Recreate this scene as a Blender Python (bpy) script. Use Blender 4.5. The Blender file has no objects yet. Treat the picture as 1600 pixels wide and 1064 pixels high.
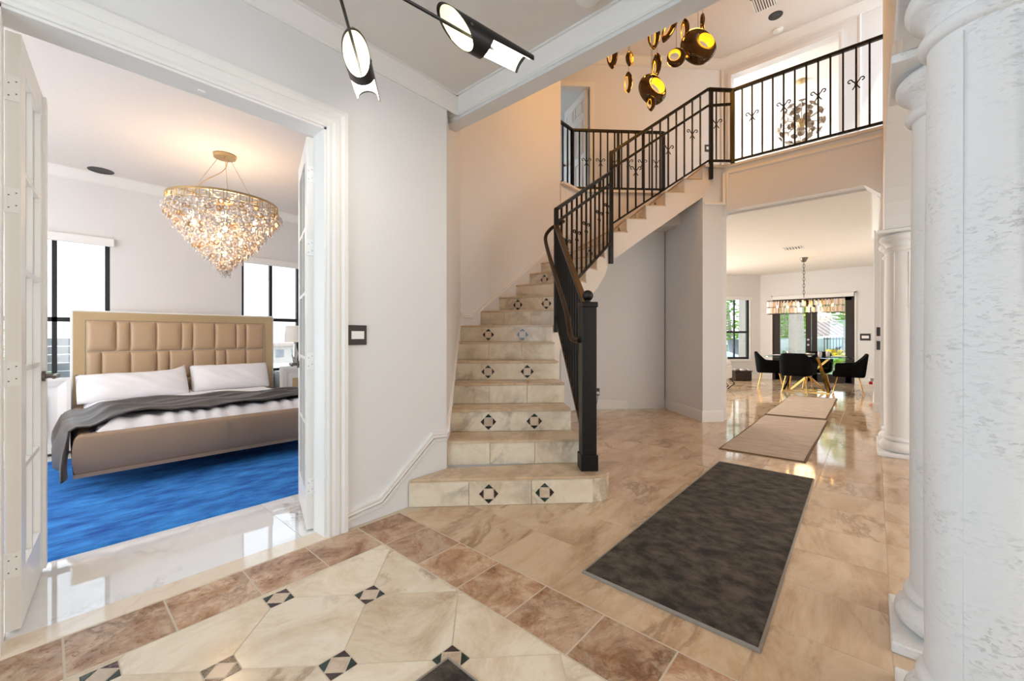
import bpy, bmesh, math, random
from mathutils import Vector, Matrix
random.seed(7)
R_ = math.radians
SC = bpy.context.scene
COL = SC.collection

# ------------------------------------------------------------------ camera
YAW = math.atan(565 / 641)
CAM_H = 1.2
cam_d = bpy.data.cameras.new('camera')
cam = bpy.data.objects.new('camera', cam_d)
COL.objects.link(cam)
cam_d.sensor_width = 36.0
cam_d.lens = 641 / 1600 * 36.0
cam_d.shift_y = -6 / 1600
cam_d.clip_start = 0.02
cam.location = (0, 0, CAM_H)
cam.rotation_euler = (R_(90), 0, YAW - R_(90))
SC.camera = cam

# ------------------------------------------------------------------ view, world, sun, daylight
SC.view_settings.view_transform = 'Standard'
SC.view_settings.look = 'None'
SC.view_settings.gamma = 1.0
SC.view_settings.exposure = 0.1
SC.view_settings.use_curve_mapping = False
SC.cycles.use_denoising = True
SC.cycles.use_adaptive_sampling = True
SC.cycles.adaptive_threshold = .09
SC.cycles.adaptive_min_samples = 16
SC.cycles.max_bounces = 8
SC.cycles.diffuse_bounces = 4
SC.cycles.glossy_bounces = 4
SC.cycles.transmission_bounces = 6
SC.cycles.transparent_max_bounces = 8
SC.cycles.sample_clamp_indirect = 6.0
SC.cycles.caustics_reflective = False
SC.cycles.caustics_refractive = False

world = bpy.data.worlds.new('sky')
SC.world = world
world.use_nodes = True
wn = world.node_tree.nodes
wl = world.node_tree.links
wn.clear()
wo = wn.new('ShaderNodeOutputWorld')
wb = wn.new('ShaderNodeBackground')
wr = wn.new('ShaderNodeValToRGB')
wt = wn.new('ShaderNodeTexCoord')
ws = wn.new('ShaderNodeSeparateXYZ')
wl.new(wt.outputs['Generated'], ws.inputs[0])
wl.new(ws.outputs['Z'], wr.inputs[0])
wr.color_ramp.elements[0].color = (1, 1, 1, 1)
wr.color_ramp.elements[1].color = (.45, .68, 1, 1)
wl.new(wr.outputs[0], wb.inputs[0])
wb.inputs[1].default_value = 2.6
wl.new(wb.outputs[0], wo.inputs[0])

def add_light(name, kind, loc, power, color=(1, 1, 1), size=None, rot=None, size_y=None, radius=None, parent=None):
    d = bpy.data.lights.new(name, kind)
    d.energy = power
    d.color = color
    if kind == 'AREA':
        d.shape = 'RECTANGLE'
        d.size = size
        d.size_y = size_y or size
    elif radius is not None:
        d.shadow_soft_size = radius
    o = bpy.data.objects.new(name, d)
    COL.objects.link(o)
    o.location = loc
    if rot is not None:
        o.rotation_euler = Vector(rot).to_track_quat('-Z', 'Y').to_euler()
    if parent is not None:
        o.parent = parent
        o.location = Vector(loc) - wloc(parent)
    return o

def wloc(p):
    v = Vector((0, 0, 0))
    while p is not None:
        v += p.location
        p = p.parent
    return v

WARM = (1, .66, .36)
COOL = (.86, .93, 1)
sun = add_light('sun', 'SUN', (-10, -10, 20), 1.3, (1, .95, .86), rot=(.62, .42, -.9))
sun.data.angle = R_(1)
# daylight through the glazed entrance behind the camera and unseen living room windows, plus added fill lamps
add_light('entrance_daylight', 'AREA', (-2.1, .9, 1.35), 52, (.60, .80, 1), 1.9, (1, 0.1, 0), 2.3)
add_light('living_room_daylight', 'AREA', (2.6, -4.6, 1.7), 158, (1, .98, .95), 5.0, (0, 1, 0), 2.6)
add_light('bedroom_side_fill', 'AREA', (-2.35, 4.7, 1.6), 88, (.96, .97, 1), 2.6, (1, 0, 0), 2.2)  # added area lamp to brighten the bedroom; no window stands there
add_light('dining_side_fill', 'AREA', (10.6, 6.3, 1.5), 330, (1, .97, .93), 3.6, (0, -1, 0), 2.2)  # extra unseen lamp lifting the dining room, solid wall behind it
add_light('upper_room_fill', 'AREA', (8.75, 3.7, 5.0), 260, (1, .98, .95), 1.4, (1, -.45, 0), 2.0)  # lamp hidden beside the opening, added to whiten the loft's far wall
add_light('upper_bedroom_daylight', 'AREA', (6.4, 6.8, 5.0), 22, (.78, .9, 1), 1.6, (0, -1, 0), 1.6)
for nm, loc, rot, sx, sy in (('portal_a', (.06, 6.72, 1.48), (0, -1, 0), .9, 1.6), ('portal_b', (2.2, 6.72, 1.48), (0, -1, 0), .9, 1.6),
                             ('portal_c', (13.52, 1.24, 1.15), (-1, 0, 0), 1.8, 2.3)):
    p = add_light(nm, 'AREA', loc, 1, (1, 1, 1), sx, rot, sy)
    p.data.cycles.is_portal = True

# ------------------------------------------------------------------ materials
def lin(c):
    return tuple((x / 255 / 12.92) if x / 255 <= .04045 else ((x / 255 + .055) / 1.055) ** 2.4 for x in c[:3]) + (1,)

def new_mat(name):
    m = bpy.data.materials.new(name)
    m.use_nodes = True
    return m, m.node_tree.nodes, m.node_tree.links, m.node_tree.nodes['Principled BSDF']

def plain(name, rgb, rough=.5, metal=0., bump=0., bscale=60., emit=None, estr=0., coat=0., sheen=0., var=0., trans=0., ior=1.45):
    m, n, l, b = new_mat(name)
    c = lin(rgb)
    b.inputs['Base Color'].default_value = c
    b.inputs['Roughness'].default_value = rough
    b.inputs['Metallic'].default_value = metal
    b.inputs['Coat Weight'].default_value = coat
    b.inputs['Sheen Weight'].default_value = sheen
    b.inputs['Transmission Weight'].default_value = trans
    b.inputs['IOR'].default_value = ior
    if emit:
        b.inputs['Emission Color'].default_value = lin(emit)
        b.inputs['Emission Strength'].default_value = estr
    if bump or var:
        t = n.new('ShaderNodeTexNoise')
        t.inputs['Scale'].default_value = bscale
        t.inputs['Detail'].default_value = 4
        tc = n.new('ShaderNodeTexCoord')
        l.new(tc.outputs['Object'], t.inputs['Vector'])
        if bump:
            bn = n.new('ShaderNodeBump')
            bn.inputs['Strength'].default_value = bump
            bn.inputs['Distance'].default_value = .01
            l.new(t.outputs['Fac'], bn.inputs['Height'])
            l.new(bn.outputs[0], b.inputs['Normal'])
        if var:
            mx = n.new('ShaderNodeMix')
            mx.data_type = 'RGBA'
            mx.inputs['A'].default_value = tuple(max(0, x * (1 - var)) for x in c[:3]) + (1,)
            mx.inputs['B'].default_value = tuple(min(1, x * (1 + var)) for x in c[:3]) + (1,)
            l.new(t.outputs['Fac'], mx.inputs['Factor'])
            l.new(mx.outputs['Result'], b.inputs['Base Color'])
    return m

def stone(name, cols, vein, vscale=3.2, rough=.12, vw=.035, vamt=.6, scale=1.6, stretch=(1, 1, 1), pits=0., shade=.16, ior=1.5):
    """veined stone; pattern shifts and tone varies from piece to piece"""
    m, n, l, b = new_mat(name)
    geo = n.new('ShaderNodeNewGeometry')
    oi = n.new('ShaderNodeObjectInfo')
    ml = n.new('ShaderNodeMath'); ml.operation = 'MULTIPLY'; ml.inputs[1].default_value = 37.
    l.new(oi.outputs['Random'], ml.inputs[0])
    cx = n.new('ShaderNodeCombineXYZ')
    l.new(ml.outputs[0], cx.inputs[0]); l.new(ml.outputs[0], cx.inputs[2])
    mp = n.new('ShaderNodeVectorMath'); mp.operation = 'MULTIPLY'; mp.inputs[1].default_value = stretch
    l.new(geo.outputs['Position'], mp.inputs[0])
    ad = n.new('ShaderNodeVectorMath'); ad.operation = 'ADD'
    l.new(mp.outputs[0], ad.inputs[0]); l.new(cx.outputs[0], ad.inputs[1])
    t1 = n.new('ShaderNodeTexNoise'); t1.inputs['Scale'].default_value = scale; t1.inputs['Detail'].default_value = 9
    t1.inputs['Roughness'].default_value = .72; t1.inputs['Distortion'].default_value = .7
    l.new(ad.outputs[0], t1.inputs['Vector'])
    rp = n.new('ShaderNodeValToRGB')
    l.new(t1.outputs['Fac'], rp.inputs[0])
    e = rp.color_ramp.elements
    e[0].position = .3; e[0].color = lin(cols[0]); e[1].position = .72; e[1].color = lin(cols[-1])
    for k, c in enumerate(cols[1:-1]):
        q = e.new(.3 + .42 * (k + 1) / (len(cols) - 1)); q.color = lin(c)
    t2 = n.new('ShaderNodeTexNoise'); t2.inputs['Scale'].default_value = vscale; t2.inputs['Detail'].default_value = 9; t2.inputs['Roughness'].default_value = .62
    t2.inputs['Distortion'].default_value = .5
    l.new(ad.outputs[0], t2.inputs['Vector'])
    sb = n.new('ShaderNodeMath'); sb.operation = 'SUBTRACT'; sb.inputs[1].default_value = .5
    ab = n.new('ShaderNodeMath'); ab.operation = 'ABSOLUTE'
    l.new(t2.outputs['Fac'], sb.inputs[0]); l.new(sb.outputs[0], ab.inputs[0])
    vr = n.new('ShaderNodeMapRange'); vr.inputs['From Min'].default_value = 0; vr.inputs['From Max'].default_value = vw
    vr.inputs['To Min'].default_value = vamt; vr.inputs['To Max'].default_value = 0
    l.new(ab.outputs[0], vr.inputs['Value'])
    t3 = n.new('ShaderNodeTexNoise'); t3.inputs['Scale'].default_value = 1.3
    l.new(ad.outputs[0], t3.inputs['Vector'])
    m3 = n.new('ShaderNodeMapRange'); m3.inputs['From Min'].default_value = .42; m3.inputs['From Max'].default_value = .62
    l.new(t3.outputs['Fac'], m3.inputs['Value'])
    vm = n.new('ShaderNodeMath'); vm.operation = 'MULTIPLY'
    l.new(vr.outputs[0], vm.inputs[0]); l.new(m3.outputs[0], vm.inputs[1])
    mx = n.new('ShaderNodeMix'); mx.data_type = 'RGBA'
    l.new(rp.outputs[0], mx.inputs['A']); mx.inputs['B'].default_value = lin(vein); l.new(vm.outputs[0], mx.inputs['Factor'])
    hv = n.new('ShaderNodeHueSaturation')
    mr = n.new('ShaderNodeMapRange'); mr.inputs['To Min'].default_value = 1 - shade; mr.inputs['To Max'].default_value = 1 + shade * .6
    l.new(oi.outputs['Random'], mr.inputs['Value']); l.new(mr.outputs[0], hv.inputs['Value'])
    l.new(mx.outputs['Result'], hv.inputs['Color']); l.new(hv.outputs[0], b.inputs['Base Color'])
    b.inputs['Roughness'].default_value = rough
    b.inputs['IOR'].default_value = ior
    if pits:
        t4 = n.new('ShaderNodeTexNoise'); t4.inputs['Scale'].default_value = 45; t4.inputs['Detail'].default_value = 3
        l.new(ad.outputs[0], t4.inputs['Vector'])
        pr = n.new('ShaderNodeMapRange'); pr.inputs['From Min'].default_value = .3; pr.inputs['From Max'].default_value = .42
        l.new(t4.outputs['Fac'], pr.inputs['Value'])
        bn = n.new('ShaderNodeBump'); bn.inputs['Strength'].default_value = pits; bn.inputs['Distance'].default_value = .004
        l.new(pr.outputs[0], bn.inputs['Height']); l.new(bn.outputs[0], b.inputs['Normal'])
    return m

def fabric(name, c1, c2, scale=8., stretch=(1, 1, 1), rough=.9, sheen=.3, bump=.3, fine=120., lo=.35, hi=.68):
    m, n, l, b = new_mat(name)
    tc = n.new('ShaderNodeTexCoord')
    mp = n.new('ShaderNodeMapping'); mp.inputs['Scale'].default_value = stretch
    l.new(tc.outputs['Object'], mp.inputs[0])
    t = n.new('ShaderNodeTexNoise'); t.inputs['Scale'].default_value = scale; t.inputs['Detail'].default_value = 7; t.inputs['Roughness'].default_value = .7
    l.new(mp.outputs[0], t.inputs['Vector'])
    rp = n.new('ShaderNodeValToRGB')
    rp.color_ramp.elements[0].position = lo; rp.color_ramp.elements[1].position = hi
    rp.color_ramp.elements[0].color = lin(c1); rp.color_ramp.elements[1].color = lin(c2)
    l.new(t.outputs['Fac'], rp.inputs[0]); l.new(rp.outputs[0], b.inputs['Base Color'])
    b.inputs['Roughness'].default_value = rough
    b.inputs['Sheen Weight'].default_value = sheen
    f = n.new('ShaderNodeTexNoise'); f.inputs['Scale'].default_value = fine
    l.new(mp.outputs[0], f.inputs['Vector'])
    bn = n.new('ShaderNodeBump'); bn.inputs['Strength'].default_value = bump; bn.inputs['Distance'].default_value = .006
    l.new(f.outputs['Fac'], bn.inputs['Height']); l.new(bn.outputs[0], b.inputs['Normal'])
    return m

def coral(name):
    m, n, l, b = new_mat(name)
    b.inputs['Base Color'].default_value = lin((238, 238, 237))
    b.inputs['Roughness'].default_value = .7
    tc = n.new('ShaderNodeTexCoord')
    mp = n.new('ShaderNodeMapping'); mp.inputs['Scale'].default_value = (1, 1, 2.1)
    l.new(tc.outputs['Object'], mp.inputs[0])
    t = n.new('ShaderNodeTexNoise'); t.inputs['Scale'].default_value = 48; t.inputs['Detail'].default_value = 7; t.inputs['Roughness'].default_value = .65
    l.new(mp.outputs[0], t.inputs['Vector'])
    r = n.new('ShaderNodeMapRange'); r.inputs['From Min'].default_value = .34; r.inputs['From Max'].default_value = .45
    l.new(t.outputs['Fac'], r.inputs['Value'])
    g = n.new('ShaderNodeTexNoise'); g.inputs['Scale'].default_value = 5
    l.new(tc.outputs['Object'], g.inputs['Vector'])
    gr = n.new('ShaderNodeMapRange'); gr.inputs['From Min'].default_value = .35; gr.inputs['From Max'].default_value = .65
    gr.inputs['To Min'].default_value = .2; gr.inputs['To Max'].default_value = .75
    l.new(g.outputs['Fac'], gr.inputs['Value'])
    bn = n.new('ShaderNodeBump'); bn.inputs['Distance'].default_value = .0026
    l.new(gr.outputs[0], bn.inputs['Strength']); l.new(r.outputs[0], bn.inputs['Height'])
    f = n.new('ShaderNodeTexNoise'); f.inputs['Scale'].default_value = 110; f.inputs['Detail'].default_value = 3
    l.new(mp.outputs[0], f.inputs['Vector'])
    b2 = n.new('ShaderNodeBump'); b2.inputs['Strength'].default_value = .3; b2.inputs['Distance'].default_value = .003
    l.new(f.outputs['Fac'], b2.inputs['Height']); l.new(bn.outputs[0], b2.inputs['Normal']); l.new(b2.outputs[0], b.inputs['Normal'])
    return m

def glass(name, tint=(255, 255, 255), refl=.08):
    m, n, l, b = new_mat(name)
    n.remove(b)
    t = n.new('ShaderNodeBsdfTransparent'); t.inputs[0].default_value = lin(tint)
    g = n.new('ShaderNodeBsdfGlossy'); g.inputs['Roughness'].default_value = .02
    mx = n.new('ShaderNodeMixShader'); mx.inputs[0].default_value = refl
    l.new(t.outputs[0], mx.inputs[1]); l.new(g.outputs[0], mx.inputs[2])
    l.new(mx.outputs[0], n['Material Output'].inputs[0])
    return m

M = {}
M['wall'] = plain('wall_paint', (227, 226, 225), .6, bump=.08, bscale=55)
M['ceil'] = plain('ceiling_paint', (228, 222, 216), .7, bump=.12, bscale=38)
M['popcorn'] = plain('textured_ceiling', (232, 226, 218), .85, bump=.5, bscale=60)
M['trim'] = plain('trim_paint', (236, 234, 230), .35)
M['doorw'] = plain('door_paint', (232, 229, 223), .35)
M['stucco'] = plain('stringer_paint', (226, 217, 207), .6, bump=.06, bscale=50)
M['coral'] = coral('coral_stone_paint')
M['trav'] = stone('travertine_polished', [(168, 132, 98), (202, 170, 136), (218, 192, 160), (206, 176, 142)], (118, 86, 60), rough=.07, vscale=1.6, vw=.03, vamt=.6, stretch=(.6, 1.5, 1), scale=2.4, shade=.07, ior=1.65)
M['travl'] = stone('travertine_light', [(186, 160, 130), (220, 202, 174), (236, 224, 202), (216, 194, 164)], (140, 106, 78), rough=.13, vscale=1.8, vw=.03, vamt=.65, scale=2.2, shade=.06)
M['travs'] = stone('travertine_stair', [(190, 168, 140), (222, 206, 180), (234, 222, 200), (218, 200, 172)], (118, 108, 98), rough=.3, vscale=2.2, vw=.06, vamt=.55, scale=3, pits=.15, shade=.05)
M['travt'] = stone('travertine_tread', [(184, 154, 122), (212, 186, 154), (224, 202, 172)], (140, 110, 82), rough=.22, vscale=2.4, vw=.04, vamt=.4, scale=2.6, shade=.05)
M['brown'] = stone('travertine_noce', [(116, 78, 54), (176, 134, 100), (212, 182, 152), (160, 116, 84)], (96, 64, 46), rough=.24, vscale=4, vw=.05, vamt=.6, scale=4.6, pits=.8, shade=.24)
M['grout'] = plain('grout', (208, 192, 170), .6)
M['cream'] = stone('cream_marble', [(222, 202, 176), (232, 216, 194), (226, 208, 184)], (200, 170, 140), rough=.08, vamt=.3, shade=.02)
M['marble'] = stone('white_marble', [(226, 224, 222), (240, 239, 238), (244, 243, 242)], (126, 104, 84), rough=.025, vscale=.75, vw=.022, vamt=.85, scale=1.1, shade=.02, ior=1.8)
M['green'] = stone('green_marble', [(18, 34, 30), (34, 52, 46), (28, 40, 40)], (120, 130, 124), rough=.15, vscale=9, vw=.03, vamt=.5, scale=9)
M['maroon'] = stone('maroon_marble', [(34, 26, 28), (62, 46, 46), (44, 34, 36)], (150, 130, 124), rough=.15, vscale=9, vw=.03, vamt=.5, scale=9)
M['rose'] = stone('rose_travertine', [(196, 172, 150), (214, 194, 172), (204, 182, 158)], (160, 130, 104), rough=.18, vscale=7, vamt=.4, scale=5)
M['iron'] = plain('black_iron', (17, 16, 16), .38, metal=.2)
M['bronze'] = plain('bronze_rail', (58, 42, 30), .36, metal=.35)
M['black'] = plain('black_metal', (16, 16, 18), .4)
M['gold'] = plain('champagne_gold', (190, 165, 122), .3, metal=.85)
M['brass'] = plain('polished_brass', (214, 166, 92), .2, metal=1)
M['mirror'] = plain('gold_bronze_mirror', (92, 74, 56), .07, metal=1)
M['amber'] = plain('amber_glow', (255, 200, 60), .4, emit=(255, 176, 30), estr=1.3)
M['tubeglow'] = plain('lit_tube_inside', (255, 250, 236), .5, emit=(255, 248, 232), estr=7)
M['tubein'] = plain('cream_tube_inside', (245, 238, 205), .5, emit=(255, 246, 214), estr=.45)
M['bulb'] = plain('warm_bulb', (255, 230, 190), .4, emit=(255, 196, 120), estr=22)
M['crystal'] = plain('clear_crystal', (255, 246, 240), .05, trans=.45, ior=1.5)
M['amberc'] = plain('amber_crystal', (244, 204, 160), .06, trans=.5, ior=1.5)
M['pewter'] = plain('antique_pewter', (134, 120, 106), .3, metal=.9)
M['glass'] = glass('window_glass', (250, 252, 252), .06)
M['tableglass'] = glass('table_glass', (214, 230, 226), .22)
M['leather'] = plain('tan_leather', (186, 158, 126), .34, bump=.05, bscale=160)
M['satin'] = plain('bed_satin_leather', (156, 131, 109), .38, bump=.25, bscale=220)
M['goldframe'] = plain('brushed_gold_leaf', (196, 172, 132), .38, metal=.45, bump=.1, bscale=40)
M['linen'] = plain('white_linen', (240, 239, 242), .85, bump=.25, bscale=14)
M['throw'] = fabric('charcoal_velvet', (28, 24, 22), (84, 75, 69), 7, (1, 3, 1), rough=.42, sheen=.15)
M['bluerug'] = fabric('blue_rug_pile', (4, 80, 170), (64, 160, 245), 4, (.8, 2.0, 1), rough=.9, sheen=.0, bump=.6, fine=200)
M['darkrug'] = fabric('charcoal_rug_pile', (30, 25, 20), (96, 85, 73), 10, (1.3, 1.0, 1), lo=.4, hi=.66, rough=.75, sheen=.02, bump=.5, fine=180)
M['rugedge'] = plain('pale_rug_binding', (150, 140, 128), .9, bump=.4, bscale=120)
M['beigerug'] = fabric('beige_rug_pile', (168, 142, 116), (202, 180, 154), 7, (3, .7, 1), rough=.85, sheen=.2, bump=.4, fine=160)
M['rugback'] = plain('brown_rug_binding', (110, 88, 68), .9)
M['white'] = plain('white_plastic', (238, 237, 234), .4)
M['darkplate'] = plain('dark_switch_plate', (46, 38, 32), .35)
M['nickel'] = plain('brushed_nickel', (120, 112, 104), .3, metal=1)
M['chrome'] = plain('chrome', (200, 200, 200), .12, metal=1)
M['shade'] = plain('lamp_shade', (240, 238, 232), .8)
M['velvet'] = plain('black_velvet', (4, 4, 5), .9)
M['velvet'].node_tree.nodes['Principled BSDF'].inputs['Specular IOR Level'].default_value = .2
M['doorbrown'] = plain('dark_bronze_frame', (44, 36, 31), .4)
M['winblack'] = plain('black_window_frame', (26, 26, 28), .4)
M['leafa'] = plain('green_leaves', (140, 190, 66), .6, var=.5, bscale=2)
M['leafb'] = plain('dark_green_leaves', (76, 128, 58), .6, var=.4, bscale=2)
M['leafy'] = plain('yellow_flowers', (246, 206, 40), .6, var=.2, bscale=3)
M['bark'] = plain('palm_bark', (168, 160, 150), .9, bump=.6, bscale=14, var=.2)
M['grass'] = plain('lawn', (120, 142, 88), .9, var=.3, bscale=3)
M['deck'] = plain('pale_paving', (214, 208, 198), .8, var=.1, bscale=2)
M['boatw'] = plain('white_gelcoat', (196, 204, 212), .15, coat=.5)
M['boatb'] = plain('blue_antifoul', (36, 84, 150), .4)
M['rooft'] = plain('pale_roof_tile', (196, 176, 164), .8, bump=.3, bscale=8)
M['extwall'] = plain('pale_house_wall', (206, 198, 188), .8)
M['siding'] = plain('grey_siding', (150, 152, 158), .7)
M['brownbox'] = plain('dark_wicker', (52, 40, 32), .7, bump=.8, bscale=90)
M['red'] = plain('red_plastic', (176, 30, 30), .4, emit=(200, 30, 30), estr=.3)
M['ventdark'] = plain('vent_inside', (96, 92, 86), .7)
M['plate'] = plain('white_china', (238, 238, 236), .15)

# ------------------------------------------------------------------ mesh builder
class MB:
    def __init__(s):
        s.v = []; s.f = []
    def add(s, vs, fs):
        k = len(s.v); s.v += [tuple(p) for p in vs]; s.f += [tuple(i + k for i in q) for q in fs]; return s
    def box(s, x0, x1, y0, y1, z0, z1):
        return s.add([(x0, y0, z0), (x1, y0, z0), (x1, y1, z0), (x0, y1, z0), (x0, y0, z1), (x1, y0, z1), (x1, y1, z1), (x0, y1, z1)],
                     [(0, 3, 2, 1), (4, 5, 6, 7), (0, 1, 5, 4), (1, 2, 6, 5), (2, 3, 7, 6), (3, 0, 4, 7)])
    def ext(s, pts, vec):
        pts = [Vector(p) for p in pts]; vec = Vector(vec); n = len(pts)
        return s.add(pts + [p + vec for p in pts], [tuple(range(n))[::-1], tuple(range(n, 2 * n))] + [(i, (i + 1) % n, n + (i + 1) % n, n + i) for i in range(n)])
    def prism(s, p2, z0, z1):
        return s.ext([(x, y, z0) for x, y in p2], (0, 0, z1 - z0))
    def bar(s, a, b, w, h, up=(0, 0, 1)):
        a = Vector(a); b = Vector(b); t = (b - a).normalized(); up = Vector(up)
        if abs(t.dot(up)) > .98: up = Vector((.707, .707, 0))
        r = t.cross(up).normalized() * w / 2; u = r.cross(t).normalized() * h / 2
        return s.ext([a - r - u, a + r - u, a + r + u, a - r + u], b - a)
    def tube(s, pts, r, n=8, closed=False):
        pts = [Vector(p) for p in pts]; m = len(pts); rs = r if isinstance(r, (list, tuple)) else [r] * m
        vs = []; up = None
        for i, p in enumerate(pts):
            if closed: t = pts[(i + 1) % m] - pts[i - 1]
            else: t = pts[min(i + 1, m - 1)] - pts[max(i - 1, 0)]
            t.normalize()
            if up is None: up = Vector((0, 0, 1)) if abs(t.z) < .9 else Vector((1, 0, 0))
            u = (up - t * up.dot(t)).normalized(); up = u; w = t.cross(u)
            for k in range(n):
                a = 2 * math.pi * k / n
                vs.append(p + (u * math.cos(a) + w * math.sin(a)) * rs[i])
        fs = []
        for i in range(m if closed else m - 1):
            j = (i + 1) % m
            for k in range(n): fs.append((i * n + k, i * n + (k + 1) % n, j * n + (k + 1) % n, j * n + k))
        if not closed: fs += [tuple(range(n))[::-1], tuple(range((m - 1) * n, m * n))]
        return s.add(vs, fs)
    def lathe(s, prof, c=(0, 0, 0), n=24, caps=True):
        vs = []; m = len(prof)
        for r, z in prof:
            for k in range(n):
                a = 2 * math.pi * k / n; vs.append((c[0] + r * math.cos(a), c[1] + r * math.sin(a), c[2] + z))
        fs = [(i * n + k, i * n + (k + 1) % n, (i + 1) * n + (k + 1) % n, (i + 1) * n + k) for i in range(m - 1) for k in range(n)]
        if caps: fs += [tuple(range(n))[::-1], tuple(range((m - 1) * n, m * n))]
        return s.add(vs, fs)
    def ell(s, c, rx, ry, rz, n=12, m=8):
        vs = [(c[0], c[1], c[2] - rz)]
        for i in range(1, m):
            b = -math.pi / 2 + math.pi * i / m
            for k in range(n):
                a = 2 * math.pi * k / n
                vs.append((c[0] + rx * math.cos(b) * math.cos(a), c[1] + ry * math.cos(b) * math.sin(a), c[2] + rz * math.sin(b)))
        vs.append((c[0], c[1], c[2] + rz)); L = len(vs) - 1
        fs = [(0, 1 + (k + 1) % n, 1 + k) for k in range(n)]
        for i in range(m - 2):
            for k in range(n): fs.append((1 + i * n + k, 1 + i * n + (k + 1) % n, 1 + (i + 1) * n + (k + 1) % n, 1 + (i + 1) * n + k))
        fs += [(1 + (m - 2) * n + k, 1 + (m - 2) * n + (k + 1) % n, L) for k in range(n)]
        return s.add(vs, fs)
    def sweep(s, prof, path, N, closed=False):
        """profile (a: sideways in the plane perpendicular to N, b: along N) along path with mitres"""
        N = Vector(N).normalized(); P = [Vector(p) for p in path]; m = len(P); k = len(prof); vs = []
        for i in range(m):
            t0 = (P[i] - P[i - 1]) if (i > 0 or closed) else (P[1] - P[0])
            t1 = (P[(i + 1) % m] - P[i]) if (i < m - 1 or closed) else (P[-1] - P[-2])
            b0 = N.cross(t0).normalized(); b1 = N.cross(t1).normalized()
            B = (b0 + b1).normalized(); c = max(.3, B.dot(b0))
            for a, b in prof: vs.append(P[i] + B * (a / c) + N * b)
        fs = []
        for i in range(m if closed else m - 1):
            j = (i + 1) % m
            for q in range(k): fs.append((i * k + q, i * k + (q + 1) % k, j * k + (q + 1) % k, j * k + q))
        if not closed: fs += [tuple(range(k))[::-1], tuple(range((m - 1) * k, m * k))]
        return s.add(vs, fs)
    def grid(s, fn, nu, nv, cu=False, cv=False):
        vs = [fn(i / nu, j / nv) for i in range(nu + (0 if cu else 1)) for j in range(nv + (0 if cv else 1))]
        w = nv + (0 if cv else 1); h = nu + (0 if cu else 1); fs = []
        for i in range(nu):
            for j in range(nv):
                i2 = (i + 1) % h; j2 = (j + 1) % w
                fs.append((i * w + j, i2 * w + j, i2 * w + j2, i * w + j2))
        return s.add(vs, fs)
    def rot(s, mat, start=0):
        for i in range(start, len(s.v)): s.v[i] = tuple(mat @ Vector(s.v[i]))
        return s
    def build(s, name, m, parent=None, world=True, smooth=None, bev=0., loc=None, fixn=True):
        off = wloc(parent) if (parent is not None and world) else Vector((0, 0, 0))
        if loc is not None: off = off + Vector(loc) if not world else Vector(loc)
        me = bpy.data.meshes.new(name)
        me.from_pydata([(p[0] - off.x, p[1] - off.y, p[2] - off.z) for p in s.v], [], s.f)
        if fixn:
            b = bmesh.new(); b.from_mesh(me); bmesh.ops.recalc_face_normals(b, faces=b.faces); b.to_mesh(me); b.free()
        if smooth is not None:
            me.shade_smooth(); me.set_sharp_from_angle(angle=R_(smooth))
        me.materials.append(M[m] if isinstance(m, str) else m)
        o = bpy.data.objects.new(name, me); COL.objects.link(o)
        if parent is not None: o.parent = parent
        if loc is not None:
            o.location = Vector(loc) - (wloc(parent) if parent is not None and world else Vector((0, 0, 0)))
        if bev:
            md = o.modifiers.new('bevel', 'BEVEL'); md.width = bev; md.segments = 2; md.limit_method = 'ANGLE'; md.angle_limit = R_(40)
        return o

def tag(o, label=None, cat=None, group=None, kind=None):
    if label: o['label'] = label
    if cat: o['category'] = cat
    if group: o['group'] = group
    if kind: o['kind'] = kind
    return o

def thing(name, label, cat, loc=(0, 0, 0), rz=0., group=None, kind=None):
    o = bpy.data.objects.new(name, None); COL.objects.link(o)
    o.location = loc; o.rotation_euler = (0, 0, rz); o.empty_display_size = .1
    return tag(o, label, cat, group, kind)

def copy_tree(o, parent=None):
    c = o.copy(); COL.objects.link(c); c.parent = parent
    for ch in list(o.children): copy_tree(ch, c)
    return c

def bez(p0, p1, p2, p3, n=10):
    P = [Vector(p) for p in (p0, p1, p2, p3)]
    return [P[0] * (1 - t) ** 3 + P[1] * 3 * t * (1 - t) ** 2 + P[2] * 3 * t * t * (1 - t) + P[3] * t ** 3 for t in [i / n for i in range(n + 1)]]

# ================================================================== the setting
ZF = 3.05          # foyer / bedroom ceiling
ZL = 3.61          # upper floor level
ZU = 6.25          # upper ceiling
RI = .19           # riser

# ---- floors
floor = MB().box(-2.4, 13.6, -5.2, 8.0, -.15, -.001).build('floor', 'grout')
tag(floor, 'polished beige travertine floor of the foyer, hall and dining room', 'floor', kind='structure')

def clip(poly, ax, lim, keep_less=True):
    out = []
    for i in range(len(poly)):
        a = poly[i]; b = poly[(i + 1) % len(poly)]
        ia = (a[ax] <= lim) == keep_less; ib = (b[ax] <= lim) == keep_less
        if ia: out.append(a)
        if ia != ib:
            t = (lim - a[ax]) / (b[ax] - a[ax]); out.append((a[0] + (b[0] - a[0]) * t, a[1] + (b[1] - a[1]) * t))
    return out

def area(p):
    return abs(sum(p[i][0] * p[(i + 1) % len(p)][1] - p[(i + 1) % len(p)][0] * p[i][1] for i in range(len(p)))) / 2

def slab(name, poly, m, parent, top=0., gap=.0025, th=.012, world=True):
    cx = sum(p[0] for p in poly) / len(poly); cy = sum(p[1] for p in poly) / len(poly)
    q = []
    for x, y in poly:
        d = math.hypot(x - cx, y - cy); k = 1 - gap * 1.4 / max(d, .01); q.append((cx + (x - cx) * k, cy + (y - cy) * k))
    return MB().prism(q, top - th, top).build(name, m, parent, loc=(cx, cy, 0))

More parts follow.
